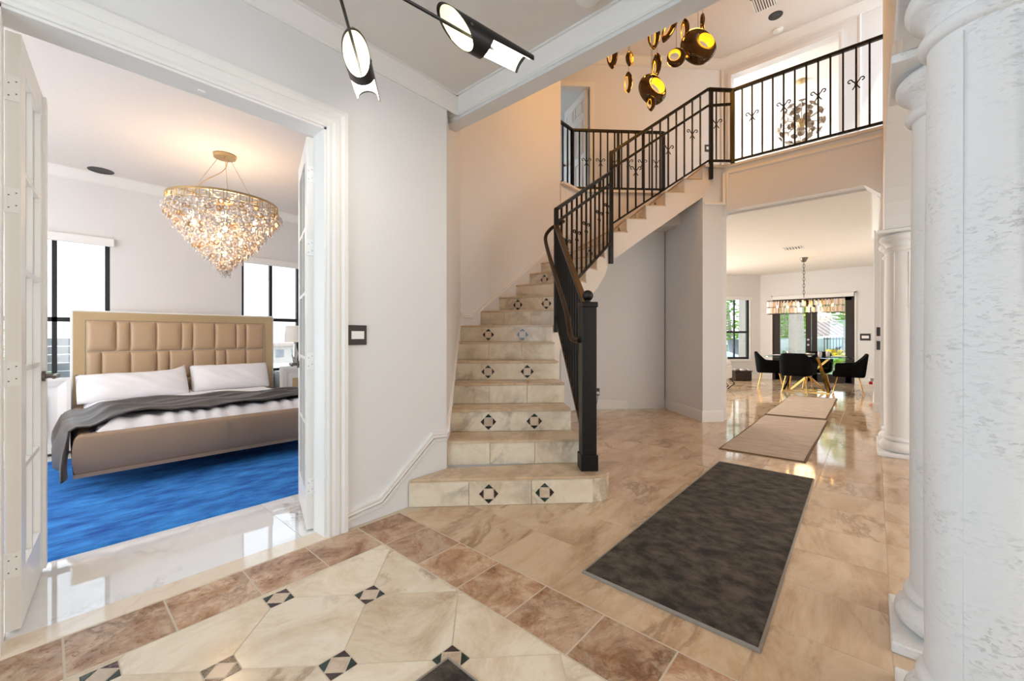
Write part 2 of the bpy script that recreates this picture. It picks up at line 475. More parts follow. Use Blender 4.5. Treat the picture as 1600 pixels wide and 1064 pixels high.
TS = .405
tile_me = None
stuff = MB()
for k in range(-1, 30):
    for j in range(-5, 7):
        x0 = 1.595 + TS * k; y0 = 1.16 + TS * j
        xc, yc = x0 + TS / 2, y0 + TS / 2
        if k < 0: continue
        if yc > xc + .55 and xc < 3.6: continue
        if yc > 3.7: continue
        if y0 < -.5 and xc > 4.6: continue
        if y0 < -.1 and xc > 9.1: continue
        near = yc < .36 * xc + 1.2 or xc < 6.6
        if xc > 6.7 and yc > .4 * xc - 1.25 and yc > 1.7: near = False
        if xc > 6.4 and xc < 7.6 and yc > 1.75: near = False
        if yc < -.9: near = False
        if near:
            if tile_me is None:
                o = MB().box(-TS / 2 + .0015, TS / 2 - .0015, -TS / 2 + .0015, TS / 2 - .0015, -.012, 0).build('floor_tile', 'trav', floor, world=False)
                tile_me = o.data
            else:
                o = bpy.data.objects.new('floor_tile', tile_me); COL.objects.link(o); o.parent = floor
            o.location = (xc, yc, random.uniform(-.0004, .0004))
        else:
            stuff.box(x0 + .0015, x0 + TS - .0015, y0 + .0015, y0 + TS - .0015, -.012, 0)
o = stuff.build('tile_field', 'trav', floor); o['kind'] = 'stuff'
# border tiles (12 inch)
BT = .3115
for k in range(9):
    y1 = 2.428 - BT * k
    slab('border_tile', [(1.292, y1 - BT), (1.592, y1 - BT), (1.592, y1), (1.292, y1)], 'brown', floor, gap=.004)
for k in range(8):
    x1 = 1.288 - BT * k
    slab('border_tile', [(x1 - BT, 2.128), (x1, 2.128), (x1, 2.428), (x1 - BT, 2.428)], 'brown', floor, gap=.004)
# field of diagonal tiles with corner inlays
def has_inlay(vx, vy): return vx < 1.2 and vy < 2.1
tri_me = dia_me = None
for i in range(-8, 4):
    for j in range(-8, 4):
        vx, vy = .705 + .29 * i, 1.47 + .29 * j
        if vy < -.3 or vx < -1.0 or (vx < .1 and vy < 1.0): continue
        if (i + j) % 2 == 0:
            if not has_inlay(vx, vy): continue
            for q in range(4):
                if tri_me is None:
                    o = MB().prism([(.049, .049), (.004, .049), (.049, .004)], -.012, .0002).build('inlay_triangle', 'green', floor, world=False); tri_me = o.data
                    tri_me2 = tri_me.copy(); tri_me2.materials[0] = M['maroon']
                else:
                    o = bpy.data.objects.new('inlay_triangle', tri_me if q % 2 else tri_me2); COL.objects.link(o); o.parent = floor
                o.location = (vx, vy, 0); o.rotation_euler = (0, 0, q * math.pi / 2)
            if dia_me is None:
                o = MB().prism([(.045, 0), (0, .045), (-.045, 0), (0, -.045)], -.012, .0002).build('inlay_square', 'rose', floor, world=False); dia_me = o.data
            else:
                o = bpy.data.objects.new('inlay_square', dia_me); COL.objects.link(o); o.parent = floor
            o.location = (vx, vy, 0)
        else:
            poly = []
            for ax, ay in ((.29, 0), (0, .29), (-.29, 0), (0, -.29)):
                if has_inlay(vx + ax, vy + ay):
                    ux, uy = ax / .29, ay / .29
                    poly += [(vx + ux * .24 + uy * .05, vy + uy * .24 - ux * .05), (vx + ux * .24 - uy * .05, vy + uy * .24 + ux * .05)]
                else: poly.append((vx + ax, vy + ay))
            poly = clip(clip(poly, 0, 1.288), 1, 2.124)
            if len(poly) > 2 and area(poly) > .002:
                slab('field_tile', poly, 'travl', floor)

threshold = MB().box(-.14, 1.13, 2.432, 2.565, -.012, .003).build('trim_1', 'cream')
tag(threshold, 'cream marble threshold strip across the bedroom doorway', 'threshold', kind='structure')
bfloor = MB().prism([(-2.4, 2.57), (1.9, 2.57), (3.13, 3.8), (3.2, 3.8), (3.2, 6.75), (-2.4, 6.75)], -.03, -.0002).build('floor_bedroom', 'grout')
tag(bfloor, 'glossy white veined marble floor of the bedroom', 'floor', kind='structure')
for i in range(5):
    for j in range(4):
        x0 = -2.35 + 1.12 * i; y0 = 2.565 + 1.05 * j
        if i == 4 and j == 0: continue
        MB().box(x0 + .001, x0 + 1.118, y0 + .001, min(y0 + 1.048, 6.7), -.012, .002).build('marble_slab', 'marble', bfloor)

# ---- walls.  plan dimensions in metres, x runs down the hall, y into the bedroom
DX0, DX1, DH = -.125, 1.105, 2.45
w = MB().box(-2.4, DX0, 2.46, 2.6, 0, ZF).box(DX1, 2.03, 2.46, 2.6, 0, ZF).box(DX0, DX1, 2.46, 2.6, DH, ZF).build('wall_left', 'wall')
tag(w, 'pale foyer wall with the double doorway to the bedroom', 'wall', kind='structure')
w = MB().prism([(2.03, 2.46), (3.23, 3.66), (5.3, 3.66), (5.3, 3.8), (3.15, 3.8), (1.95, 2.6)], 0, ZU).build('wall_stair', 'wall')
tag(w, 'tall wall bending along the left side of the staircase', 'wall', kind='structure')
w = MB().prism([(5.29, 3.66), (5.78, 3.66), (6.82, 2.62), (6.92, 2.72), (5.84, 3.8), (5.29, 3.8)], 0, ZL - .0).build('wall_under_stair', 'wall')
tag(w, 'shaded wall under the upper flight with the power outlet', 'wall', kind='structure')
w = MB().prism([(6.09, 1.80), (6.335, 1.6), (6.52, 1.6), (6.52, 1.95), (7.05, 2.6), (6.86, 2.64)], 0, 3.57).build('wall_pillar', 'wall')
tag(w, 'angled wall pillar between the staircase and the dining opening', 'wall', kind='structure')
# balcony fascia with clipped corners over the opening
pts = [(1.64, 2.84), (1.56, 2.975), (.08, 2.975), (-.06, 2.84), (-.06, 0), (-.1, 0), (-.1, 3.58), (1.56, 3.58), (1.64, 3.58)]
w = MB().ext([(6.33, y, z) for y, z in pts], (.17, 0, 0)).build('wall_balcony', 'wall')
tag(w, 'balcony front wall above the wide opening to the dining room', 'wall', kind='structure')
# header between the low foyer ceiling and the tall stair hall
w = MB().box(2.15, 2.28, -.1, 2.64, 2.92, ZU).build('wall_header', 'wall')
tag(w, 'white ceiling beam between the foyer and the tall stair hall', 'beam', kind='structure')
# arcade on the right: wall over round arches carried by columns
def arch(x0, x1, zs, rise, n=18):
    return [(x0 + (x1 - x0) * (1 - math.cos(math.pi * i / n)) / 2, zs + rise * math.sin(math.pi * i / n)) for i in range(n + 1)]
ZS = 2.27
arc = [(-2.4, ZS)] + arch(-1.9, 1.58, ZS, .66) + arch(2.53, 5.53, ZS, .70) + [(6.51, ZS), (6.51, ZU), (2.15, ZU), (2.15, ZF), (-2.4, ZF)]
w = MB().ext([(x, -.42, z) for x, z in arc], (0, .34, 0)).build('wall_right', 'wall')
tag(w, 'arched wall resting on the white stone columns', 'wall', kind='structure')
# hall wall beyond the columns
w = MB().box(8.75, 13.5, -.4, -.005, 0, 2.95).build('wall_hall', 'wall')
tag(w, 'hall wall leading to the dining room on the right', 'wall', kind='structure')
# dining room walls
w = MB().box(13.46, 13.62, -.4, .36, 0, 2.95).box(13.46, 13.62, 2.13, 2.46, 0, 2.95).box(13.46, 13.62, .36, 2.13, 2.31, 2.95).build('wall_dining', 'wall')
tag(w, 'dining room end wall around the glazed double doors', 'wall', kind='structure')
u = Vector((-.7071, .7071, 0)); nn = Vector((.7071, .7071, 0)); c0 = Vector((13.46, 2.42, 0))
def bay(s0, s1, z0, z1, mb, t0=0., t1=.15):
    a = c0 + u * s0 + nn * t0; b = c0 + u * s1 + nn * t0; d = nn * (t1 - t0)
    mb.ext([(a.x, a.y, z0), (b.x, b.y, z0), ((b + d).x, (b + d).y, z0), ((a + d).x, (a + d).y, z0)], (0, 0, z1 - z0))
    return mb
m_ = MB(); bay(-.05, .31, 0, 2.95, m_); bay(1.13, 2.4, 0, 2.95, m_); bay(.31, 1.13, 0, .56, m_); bay(.31, 1.13, 2.3, 2.95, m_)
tag(m_.build('wall_bay', 'wall'), 'angled dining room wall with the tall narrow window', 'wall', kind='structure')
w = MB().box(7.0, 11.8, 4.05 + 2.4, 4.2 + 2.4, 0, 2.95).box(6.86, 7.0, 2.62, 6.6, 0, 2.95).build('wall_dining_side', 'wall')
tag(w, 'far side walls of the dining room', 'wall', kind='structure')
# bedroom walls
w = MB().box(-2.4, -.39, 6.65, 6.8, 0, ZF).box(.49, 1.81, 6.65, 6.8, 0, ZF).box(2.6, 3.3, 6.65, 6.8, 0, ZF)
for x0, x1 in ((-.39, .49), (1.81, 2.6)): w.box(x0, x1, 6.65, 6.8, 0, .69).box(x0, x1, 6.65, 6.8, 2.3, ZF)
tag(w.build('wall_bedroom', 'wall'), 'bedroom wall with two windows behind the bed', 'wall', kind='structure')
w = MB().box(-2.55, -2.4, -.5, 6.8, 0, ZF).box(3.2, 3.3, 3.8, 6.8, 0, ZF).build('wall_bedroom_side', 'wall')
tag(w, 'side walls closing the bedroom and the entrance', 'wall', kind='structure')
w = MB().box(-2.55, 6.6, -5.2, -5.05, 0, ZF).box(-2.55, -2.4, -5.2, -.4, 0, ZF).box(6.52, 6.67, -5.2, -.44, 0, ZF).box(6.67, 8.85, -.55, -.4, 0, 2.95).build('wall_living', 'wall')
tag(w, 'walls of the living room beyond the columns', 'wall', kind='structure')
# ceilings
tag(MB().box(-2.55, 2.15, -.45, 2.6, ZF, ZF + .15).build('ceiling_foyer', 'ceil'), 'low white foyer ceiling with the hanging tube lamp', 'ceiling', kind='structure')
tag(MB().prism([(-2.55, 2.6), (1.96, 2.6), (3.13, 3.78), (3.3, 3.78), (3.3, 6.8), (-2.55, 6.8)], ZF, ZF + .15).build('ceiling_bedroom', 'ceil'), 'white bedroom ceiling with the crystal chandelier', 'ceiling', kind='structure')
tag(MB().box(2.15, 12.6, -.6, 7.8, ZU, ZU + .15).build('ceiling_upper', 'ceil'), 'tall stair hall ceiling above the gold pendants', 'ceiling', kind='structure')
tag(MB().box(6.5, 13.7, -.5, 6.7, 2.95, 3.1).build('ceiling_dining', 'popcorn'), 'textured dining room ceiling', 'ceiling', kind='structure')
tag(MB().box(-2.55, 6.67, -5.2, -.44, ZF, ZF + .15).build('ceiling_living', 'ceil'), 'living room ceiling beyond the arches', 'ceiling', kind='structure')
# upper floor and its walls
up_poly = [(6.14, 1.80), (6.36, 1.58), (6.36, -.1), (8.2, -.1), (8.2, 2.12), (5.6, 4.72), (4.6, 4.72), (4.6, 3.81), (5.31, 3.81), (5.31, 3.7), (5.79, 3.7), (6.9, 2.59)]
tag(MB().prism(up_poly, 3.4, ZL).build('floor_upper', 'travt'), 'upper landing floor behind the balcony railings', 'floor', kind='structure')
w = MB().box(8.2, 8.35, -.6, .41, 3.4, ZU).box(8.2, 8.35, 1.93, 2.2, 3.4, ZU).box(8.2, 8.35, .41, 1.93, 5.93, ZU).build('wall_upper', 'wall')
tag(w, 'upstairs wall with the wide opening to a bright room', 'wall', kind='structure')
def diag(x0, x1, z0, z1, mb, s=10.32, t=.1):
    mb.prism([(x0, s - x0), (x0 + t, s - x0 + t), (x1 + t, s - x1 + t), (x1, s - x1)], z0, z1); return mb
m_ = MB(); diag(6.48, 8.22, 3.4, ZU, m_); diag(5.2, 5.84, 3.4, ZU, m_); diag(5.84, 6.48, 5.7, ZU, m_)
tag(m_.build('wall_upper_back', 'wall'), 'angled upstairs wall with the open bedroom door', 'wall', kind='structure')
m_ = MB().box(4.5, 4.6, 3.8, 5.3, 3.4, ZU).box(4.5, 5.3, 5.2, 5.3, 3.4, ZU).box(5.2, 5.3, 5.2, 7.6, 3.4, ZU).box(5.2, 8.6, 7.5, 7.6, 3.4, ZU).box(8.5, 8.6, 2.3, 7.6, 3.4, ZU).box(8.35, 8.5, 2.2, 2.35, 3.4, ZU)
tag(m_.build('wall_upper_room', 'wall'), 'walls of the upstairs bedroom behind the panel door', 'wall', kind='structure')
tag(MB().prism([(5.95, 4.4), (8.2, 2.2), (8.5, 2.3), (8.5, 7.5), (5.3, 7.5), (5.3, 5.1)], 3.4, ZL - .002).build('floor_upper_room', 'marble'), 'floor of the upstairs bedroom', 'floor', kind='structure')
m_ = MB().box(12.4, 12.55, -.6, 4.6, 3.4, ZU).box(8.6, 12.5, 4.5, 4.6, 3.4, ZU).box(8.35, 12.5, -.6, -.5, 3.4, ZU)
tag(m_.build('wall_loft', 'trim'), 'white walls of the bright upstairs room', 'wall', kind='structure')
tag(MB().box(8.35, 12.5, -.6, 4.6, 3.4, ZL - .002).build('floor_loft', 'marble'), 'floor of the bright upstairs room', 'floor', kind='structure')

# ---- mouldings
CROWN = [(0, -.11), (.012, -.11), (.012, -.09), (.03, -.075), (.036, -.05), (.062, -.03), (.07, -.012), (.085, -.012), (.085, 0), (0, 0)]
def crown(name, path, z, label, sc=1., closed=False):
    # path ordered so that the room lies to the left
    o = MB().sweep([(a * sc, b * sc) for a, b in CROWN], [(x, y, z) for x, y in path], (0, 0, 1), closed).build(name, 'trim', smooth=50)
    return tag(o, label, 'crown moulding', kind='structure')
crown('trim_2', [(2.15, -.1), (2.15, 2.56)], ZF, 'crown moulding along the white ceiling beam')
crown('trim_3', [(2.15, 2.46), (-2.4, 2.46)], ZF, 'crown moulding above the bedroom doorway')
crown('trim_4', [(3.2, 6.65), (-2.4, 6.65)], ZF, 'crown moulding above the bedroom windows')
crown('trim_5', [(8.2, -.1), (8.2, 2.12), (5.4, 4.92)], ZU, 'crown moulding of the upstairs hall', 1.3)
crown('trim_6', [(-2.4, -.1), (2.15, -.1)], ZF, 'crown moulding on the arched wall')
crown('trim_7', [(6.52, -.07), (9.6, -.07)], 2.95, 'bright crown moulding beside the dining opening', 1.2)
BASE = [(0, 0), (.016, 0), (.016, .12), (.008, .14), (0, .14)]
def baseboard(name, path, label, z=0., h=1.):
    o = MB().sweep([(a, b * h) for a, b in BASE], [(x, y, z) for x, y in path], (0, 0, 1)).build(name, 'trim')
    return tag(o, label, 'baseboard', kind='structure')
baseboard('baseboard_under_stair', [(6.335, 1.6), (6.09, 1.8), (6.86, 2.62), (5.78, 3.66)], 'white baseboard around the wall under the stairs', h=1.15)
baseboard('baseboard_dining', [(13.46, -.005), (13.46, .33)], 'white baseboard right of the dining room doors')
baseboard('baseboard_dining_left', [(13.46, 2.16), (13.46, 2.42), (11.8, 4.08)], 'white baseboard under the dining room window')
baseboard('baseboard_hall', [(8.75, -.4), (8.75, -.005), (13.46, -.005)], 'white baseboard of the hall wall', h=1.1)
baseboard('baseboard_bedroom', [(3.2, 6.65), (-2.4, 6.65)], 'white baseboard behind the bed')
# bedroom doorway casing (fluted), foyer side and lining
CAS = [(0, 0), (0, .018), (.012, .026), (.03, .018), (.045, .03), (.07, .03), (.08, .02), (.1, .036), (.122, .036), (.122, 0)]
o = MB().sweep([(-a, b) for a, b in CAS], [(DX1, 2.46, 0), (DX1, 2.46, DH), (DX0, 2.46, DH), (DX0, 2.46, 0)], (0, -1, 0)).build('trim_8', 'trim', smooth=30)
tag(o, 'white fluted casing around the bedroom doorway', 'door casing', kind='structure')
m_ = MB().box(DX0 - .001, DX0 + .012, 2.455, 2.605, 0, DH).box(DX1 - .012, DX1 + .001, 2.455, 2.605, 0, DH).box(DX0, DX1, 2.455, 2.605, DH - .012, DH + .001).box(.5, .53, 2.53, 2.55, DH - .02, DH - .012)
tag(m_.build('trim_9', 'trim'), 'white lining inside the bedroom doorway', 'door jamb', kind='structure')
# stair-side double bead on the foyer wall and up the stair wall
BEAD = [(-.022, 0), (-.022, .012), (-.016, .018), (-.008, .012), (-.004, .012), (.006, .022), (.018, .022), (.022, .012), (.022, 0)]
wp = [(1.228, 2.46, .098), (1.461, 2.46, .12), (1.892, 2.46, .468), (2.03, 2.46, .455)]
m_ = MB().sweep(BEAD, wp, (0, -1, 0)).sweep([(a * .5 - .04, b * .6) for a, b in BEAD], wp, (0, -1, 0))
tag(m_.build('trim_10', 'trim', smooth=40), 'white double moulding rising along the foyer wall to the stairs', 'moulding', kind='structure')
k = .7071
m_ = MB().sweep(BEAD, [(2.03, 2.46, .455), (3.2, 3.63, 1.455), (3.23, 3.66, 1.455)], (k, -k, 0))
tag(m_.build('trim_11', 'trim', smooth=40), 'white moulding climbing the angled stair wall', 'moulding', kind='structure')
m_ = MB().sweep(BEAD, [(3.23, 3.66, 1.455), (3.42, 3.66, 1.44), (4.806, 3.66, 2.375), (5.3, 3.66, 2.72), (5.78, 3.66, 3.0)], (0, -1, 0))
tag(m_.build('trim_12', 'trim', smooth=40), 'white moulding along the upper stair wall', 'moulding', kind='structure')
# panel mouldings on the balcony front and pillar
def panel(name, pts, N, label):
    return tag(MB().sweep([(-.02, 0), (-.02, .012), (-.008, .02), (.008, .014), (.02, .006), (.02, 0)], pts, N).build(name, 'trim', smooth=40), label, 'moulding', kind='structure')
panel('trim_13', [(6.33, 1.545, 3.02), (6.33, 1.545, 3.5), (6.33, -.08, 3.5)], (-1, 0, 0), 'moulding under the balcony railing')
panel('trim_14', [(6.1, 1.785, 3.07), (6.305, 1.58, 3.07), (6.305, 1.58, 3.5)], (-k, -k, 0), 'moulding at the corner of the balcony front')
o = MB().sweep([(-.02, 0), (.03, 0), (.03, .03), (.018, .037), (-.02, .037)], [(6.33, -.1, 3.575), (6.33, 1.56, 3.575), (6.105, 1.785, 3.575)], (0, 0, 1)).build('trim_15', 'stucco')
tag(o, 'ledge moulding at the balcony floor edge', 'moulding', kind='structure')
o = MB().sweep([(.03, 0), (-.06, 0), (-.06, .037), (.018, .037), (.03, .03)], [(5.3, 3.66, 3.575), (5.78, 3.66, 3.575), (6.82, 2.62, 3.575)], (0, 0, 1)).build('trim_16', 'stucco')
tag(o, 'ledge moulding under the far landing railing', 'moulding', kind='structure')
# upstairs opening and door casings, wide recessed panel around the opening
o = MB().sweep([(0, 0), (0, .015), (-.03, .02), (-.055, .02), (-.055, 0)], [(8.2, .41, 3.61), (8.2, .41, 5.93), (8.2, 1.93, 5.93), (8.2, 1.93, 3.61)], (-1, 0, 0)).build('trim_17', 'trim')
tag(o, 'white casing of the wide upstairs opening', 'casing', kind='structure')
panel('trim_18', [(8.2, .16, 3.61), (8.2, .16, 6.1), (8.2, 2.08, 6.1), (8.2, 2.08, 3.61)], (-1, 0, 0), 'outer moulding around the wide upstairs opening')
o = MB().sweep([(0, 0), (0, .015), (-.05, .02), (-.08, .02), (-.08, 0)], [(6.48, 3.84, 3.61), (6.48, 3.84, 5.7), (5.84, 4.48, 5.7), (5.84, 4.48, 3.61)], (-k, -k, 0)).build('trim_19', 'trim')
tag(o, 'white casing of the upstairs bedroom door', 'door casing', kind='structure')
o = MB().sweep([(0, 0), (0, .012), (-.02, .018), (-.045, .014), (-.045, 0)], [(6.33, -.06, 0), (6.33, -.06, 2.84)], (-1, 0, 0)).build('trim_20', 'trim')
tag(o, 'thin white trim on the right side of the dining opening', 'trim', kind='structure')

# ================================================================== staircase
stair = thing('staircase', 'beige travertine staircase with diamond inlays turning up to the landing', 'staircase', (2.6, 2.1, 0))
def lineA(s, inner): return ((s + 1.05) / 2, (s - 1.05) / 2) if inner else ((s - .43) / 2, (s + .43) / 2)
SA = {2: 4.61, 3: 5.05, 4: 5.49, 5: 5.93}
I = {n: lineA(s, True) for n, s in SA.items()}
O = {n: lineA(s, False) for n, s in SA.items()}
I.update({6: (3.65, 2.6), 7: (3.79, 2.73), 8: (3.92, 2.73), 9: (4.10, 2.73), 10: (4.31, 2.73), 11: (4.523, 2.73), 12: (4.80, 2.73), 13: (5.0, 2.73), 14: (5.14, 2.74),
          15: (5.33, 2.56), 16: (5.52, 2.37), 17: (5.715, 2.175), 18: (5.905, 1.985), 19: (6.105, 1.785)})
O.update({6: (2.985, 3.415), 7: (3.215, 3.645), 8: (3.575, 3.66), 9: (3.915, 3.66), 10: (4.25, 3.66), 11: (4.546, 3.66), 12: (4.81, 3.66), 13: (5.25, 3.66), 14: (5.78, 3.66),
          15: (6.105, 3.335), 16: (6.295, 3.145), 17: (6.49, 2.95), 18: (6.68, 2.76), 19: (6.88, 2.56)})
def lerp(a, b, t): return tuple(a[i] + (b[i] - a[i]) * t for i in range(len(a)))
inl_tri = inl_tri2 = inl_sq = None
def inlay(step, c, t):
    """diamond of four triangles round a square, set in a riser; c centre, t unit vector along the riser"""
    global inl_tri, inl_tri2, inl_sq
    t = Vector(t); n = Vector((t.y, -t.x, 0)) if Vector((t.y, -t.x, 0)).dot(Vector((-1, -1, 0))) > 0 else Vector((-t.y, t.x, 0))
    mt = Matrix((t, Vector((0, 0, 1)), n)).transposed().to_4x4()
    for q in range(4):
        if inl_tri is None:
            o = MB().prism([(.038, -.032), (.068, 0), (.038, .032)], -.004, .0032).build('inlay_triangle', 'green', step, world=False); inl_tri = o.data
            inl_tri2 = inl_tri.copy(); inl_tri2.materials[0] = M['maroon']
        else:
            o = bpy.data.objects.new('inlay_triangle', inl_tri if q % 2 else inl_tri2); COL.objects.link(o); o.parent = step
        o.matrix_local = Matrix.Translation(Vector(c) - wloc(step)) @ mt @ Matrix.Rotation(q * math.pi / 2, 4, 'Z')
    if inl_sq is None:
        o = MB().box(-.034, .034, -.034, .034, -.004, .0032).build('inlay_square', 'rose', step, world=False); inl_sq = o.data
    else:
        o = bpy.data.objects.new('inlay_square', inl_sq); COL.objects.link(o); o.parent = step
    o.matrix_local = Matrix.Translation(Vector(c) - wloc(step)) @ mt

for n in range(1, 20):
    z1 = n * RI; z0 = (n - 1) * RI
    if n == 1:
        cx, cy, rr = 2.735, 1.645, .163
        arcp = [(cx + rr * math.cos(R_(a)), cy + rr * math.sin(R_(a))) for a in range(225, 406, 20)]
        poly = [(1.69, 2.458)] + arcp + [(2.82, 1.80), (2.05, 2.46)]
        body = MB().prism(poly, 0, z1 - .02).build('step', 'travs', stair)
        front = ((2.62, 1.53), (1.69, 2.458))
        tread = [lerp(p, (2.3, 2.05), -.012) for p in [(1.70, 2.452)] + arcp] + [(2.82, 1.80), (2.04, 2.455)]
        MB().prism(tread, z1 - .02, z1).build('tread', 'travt', body, bev=.004)
    else:
        i0, o0 = I[n], O[n]
        if n < 19: i1, o1 = I[n + 1], O[n + 1]
        else: i1, o1 = (6.2, 1.69), (6.98, 2.46)
        corners = [i0, i1, o1, o0]
        mids = []
        if n == 7: mids = [(3.23, 3.66)]
        poly = [i0, i1, o1] + mids + [o0]
        if n < 8:
            body = MB().prism(poly, 0, z1 - .02).build('step', 'stucco', stair)
        else:
            t_ = .25
            zb0 = max(0, z0 - t_); zb1 = z1 - t_
            if n == 8: zb0 = 1.0
            m_ = MB(); tp = z1 - .02
            m_.add([(i0[0], i0[1], zb0), (i1[0], i1[1], zb1), (o1[0], o1[1], zb1), (o0[0], o0[1], zb0),
                    (i0[0], i0[1], tp), (i1[0], i1[1], tp), (o1[0], o1[1], tp), (o0[0], o0[1], tp)],
                   [(0, 3, 2, 1), (4, 5, 6, 7), (0, 1, 5, 4), (1, 2, 6, 5), (2, 3, 7, 6), (3, 0, 4, 7)])
            body = m_.build('step', 'stucco', stair)
        front = (i0, o0)
        # tread slab with a small nosing, kept a little inside the painted stringer edge
        a = Vector((i0[0], i0[1])); b = Vector((o0[0], o0[1])); t = (b - a).normalized(); nrm = Vector((-t.y, t.x)) * -1
        fw = Vector(((i1[0] + o1[0] - i0[0] - o0[0]) / 2, (i1[1] + o1[1] - i0[1] - o0[1]) / 2))
        if nrm.dot(fw) > 0: nrm = -nrm
        ins = .0 if n < 8 else .012
        ai = a + t * ins + nrm * .018; bi = b + nrm * .018
        c1 = Vector((i1[0], i1[1])) + t * ins
        tp = [tuple(ai), tuple(c1), o1] + mids + [tuple(bi)]
        MB().prism(tp, z1 - .02, z1).build('tread', 'travt', body)
    a = Vector((front[0][0], front[0][1], 0)); b = Vector((front[1][0], front[1][1], 0)); t = (b - a).normalized()
    nr = Vector((t.y, -t.x, 0))
    if nr.dot(Vector((-1, -1, 0)) if n < 8 else (Vector((-1, 0, 0)) if n < 14 else Vector((-1, 1, 0)))) < 0: nr = -nr
    L = (b - a).length
    for c0_, c1_ in ((0, .34), (.34, .68), (.68, 1)):
        p0 = a + t * (L * c0_ + .0015); p1 = a + t * (L * c1_ - .0015)
        MB().ext([p0 + Vector((0, 0, z0 + .002)), p1 + Vector((0, 0, z0 + .002)), p1 + Vector((0, 0, z1 - .022)), p0 + Vector((0, 0, z1 - .022))], nr * .012).build('riser_tile', 'travs', body)
    if n % 2 == 1 and n < 19:
        mid = (a + b) / 2 + t * (.0 if n > 1 else -.105)
        for sgn in (-.2, .2):
            c = mid + t * sgn + nr * .0125 + Vector((0, 0, (z0 + z1) / 2 - .012))
            inlay(body, c, t if n < 14 else t)

# ================================================================== iron railings
def scroll_mb(mb, p, d, s=1.):
    """pair of curled iron ornaments on a baluster at p; d unit vector along the rail"""
    p = Vector(p); d = Vector((d[0], d[1], 0)).normalized(); zz = Vector((0, 0, 1))
    for sg in (-1, 1):
        pts = []
        for i in range(15):
            a = i / 14
            if a < .45:
                q = a / .45; x = .006 + .028 * q; z = -.05 + .095 * q - .0 * q
                x = .03 * (1 - abs(2 * q - 1)) * 0 + .006 + .03 * q * q; z = -.01 + .05 * q
            else:
                q = (a - .45) / .55; an = math.pi * .95 - q * math.pi * 1.55
                x = .056 + .022 * math.cos(an) * (1 - .25 * q); z = .04 + .022 * math.sin(an) * (1 - .25 * q)
            pts.append(p + d * (sg * x * s) + zz * (z * s))
        mb.tube(pts, .0065, 6)
        mb.tube([p + d * (sg * .006 * s) - zz * .005 * s, p + d * (sg * .012 * s) - zz * .03 * s, p + d * (sg * .034 * s) - zz * .062 * s], .0065, 6)
    mb.ell(p, .012, .012, .016, 8, 6)
    return mb

def rail_run(root, a, b, ztop, zbot, n, scrolls, hand=None, sz=.019, first=True, last=True, scz=.52, top_m='iron', hand_off=(0, 0), topw=(.05, .038)):
    """straight run between plan points a, b; heights (start, end); n balusters between; returns nothing"""
    a = Vector((a[0], a[1])); b = Vector((b[0], b[1])); d = (b - a).normalized()
    A = lambda t, z: ((a + (b - a) * t).x, (a + (b - a) * t).y, z[0] + (z[1] - z[0]) * t)
    MB().bar(A(0, ztop), A(1, ztop), *topw).build('top_rail', top_m, root, bev=.006)
    MB().bar(A(0, zbot), A(1, zbot), .035, .024).build('bottom_rail', 'iron', root)
    if hand:
        ho = Vector((hand_off[0], hand_off[1], 0))
        MB().bar(Vector(A(0, hand)) + ho, Vector(A(1, hand)) + ho, .038, .03).build('handrail', top_m, root, bev=.006)
    for i in range(n):
        t = (i + 1) / (n + 1)
        p = A(t, zbot); q = A(t, ztop)
        bl = MB().box(p[0] - sz / 2, p[0] + sz / 2, p[1] - sz / 2, p[1] + sz / 2, p[2], q[2] - .01).build('baluster', 'iron', root)
        if i in scrolls:
            zc = p[2] + (q[2] - p[2]) * scz
            scroll_mb(MB(), (p[0], p[1], zc), (d.x, d.y)).build('scroll', 'iron', bl, smooth=60)

def post(root, x, y, z0, z1, w=.04, ang=0., tip=False):
    c, s_ = math.cos(ang), math.sin(ang); h = w / 2
    P = [(x + c * i - s_ * j, y + s_ * i + c * j) for i, j in ((-h, -h), (h, -h), (h, h), (-h, h))]
    return MB().prism(P, z0, z1).build('post', 'iron', root, bev=.003)

rail = thing('stair_railing', 'black iron stair railing climbing from the newel post to the upper landing', 'railing', (2.735, 1.63, RI))
NX, NY = 2.735, 1.64
nw = MB()
k45 = R_(45)
def sq(x, y, h): return [(x + h * 1.41421 * math.cos(R_(a + 0)), y + h * 1.41421 * math.sin(R_(a + 0))) for a in (0, 90, 180, 270)]
newel = nw.prism(sq(NX, NY, .056), RI, 1.43).build('newel_post', 'iron', rail, bev=.004)
MB().prism(sq(NX, NY, .066), RI + .001, RI + .12).build('newel_base', 'iron', newel, bev=.006)
MB().prism(sq(NX, NY, .066), 1.42, 1.462).build('newel_cap', 'iron', newel, bev=.01)
MB().lathe([(.022, 1.46), (.022, 1.475)], (NX, NY, 0), 16).ell((NX, NY, 1.513), .043, .043, .043, 20, 14).build('ball_finial', 'iron', newel, smooth=50)
P1 = (3.835, 2.71); P2 = (5.12, 2.70); P3 = (6.12, 1.735); P4 = (6.30, 1.47); P5 = (6.30, -.085)
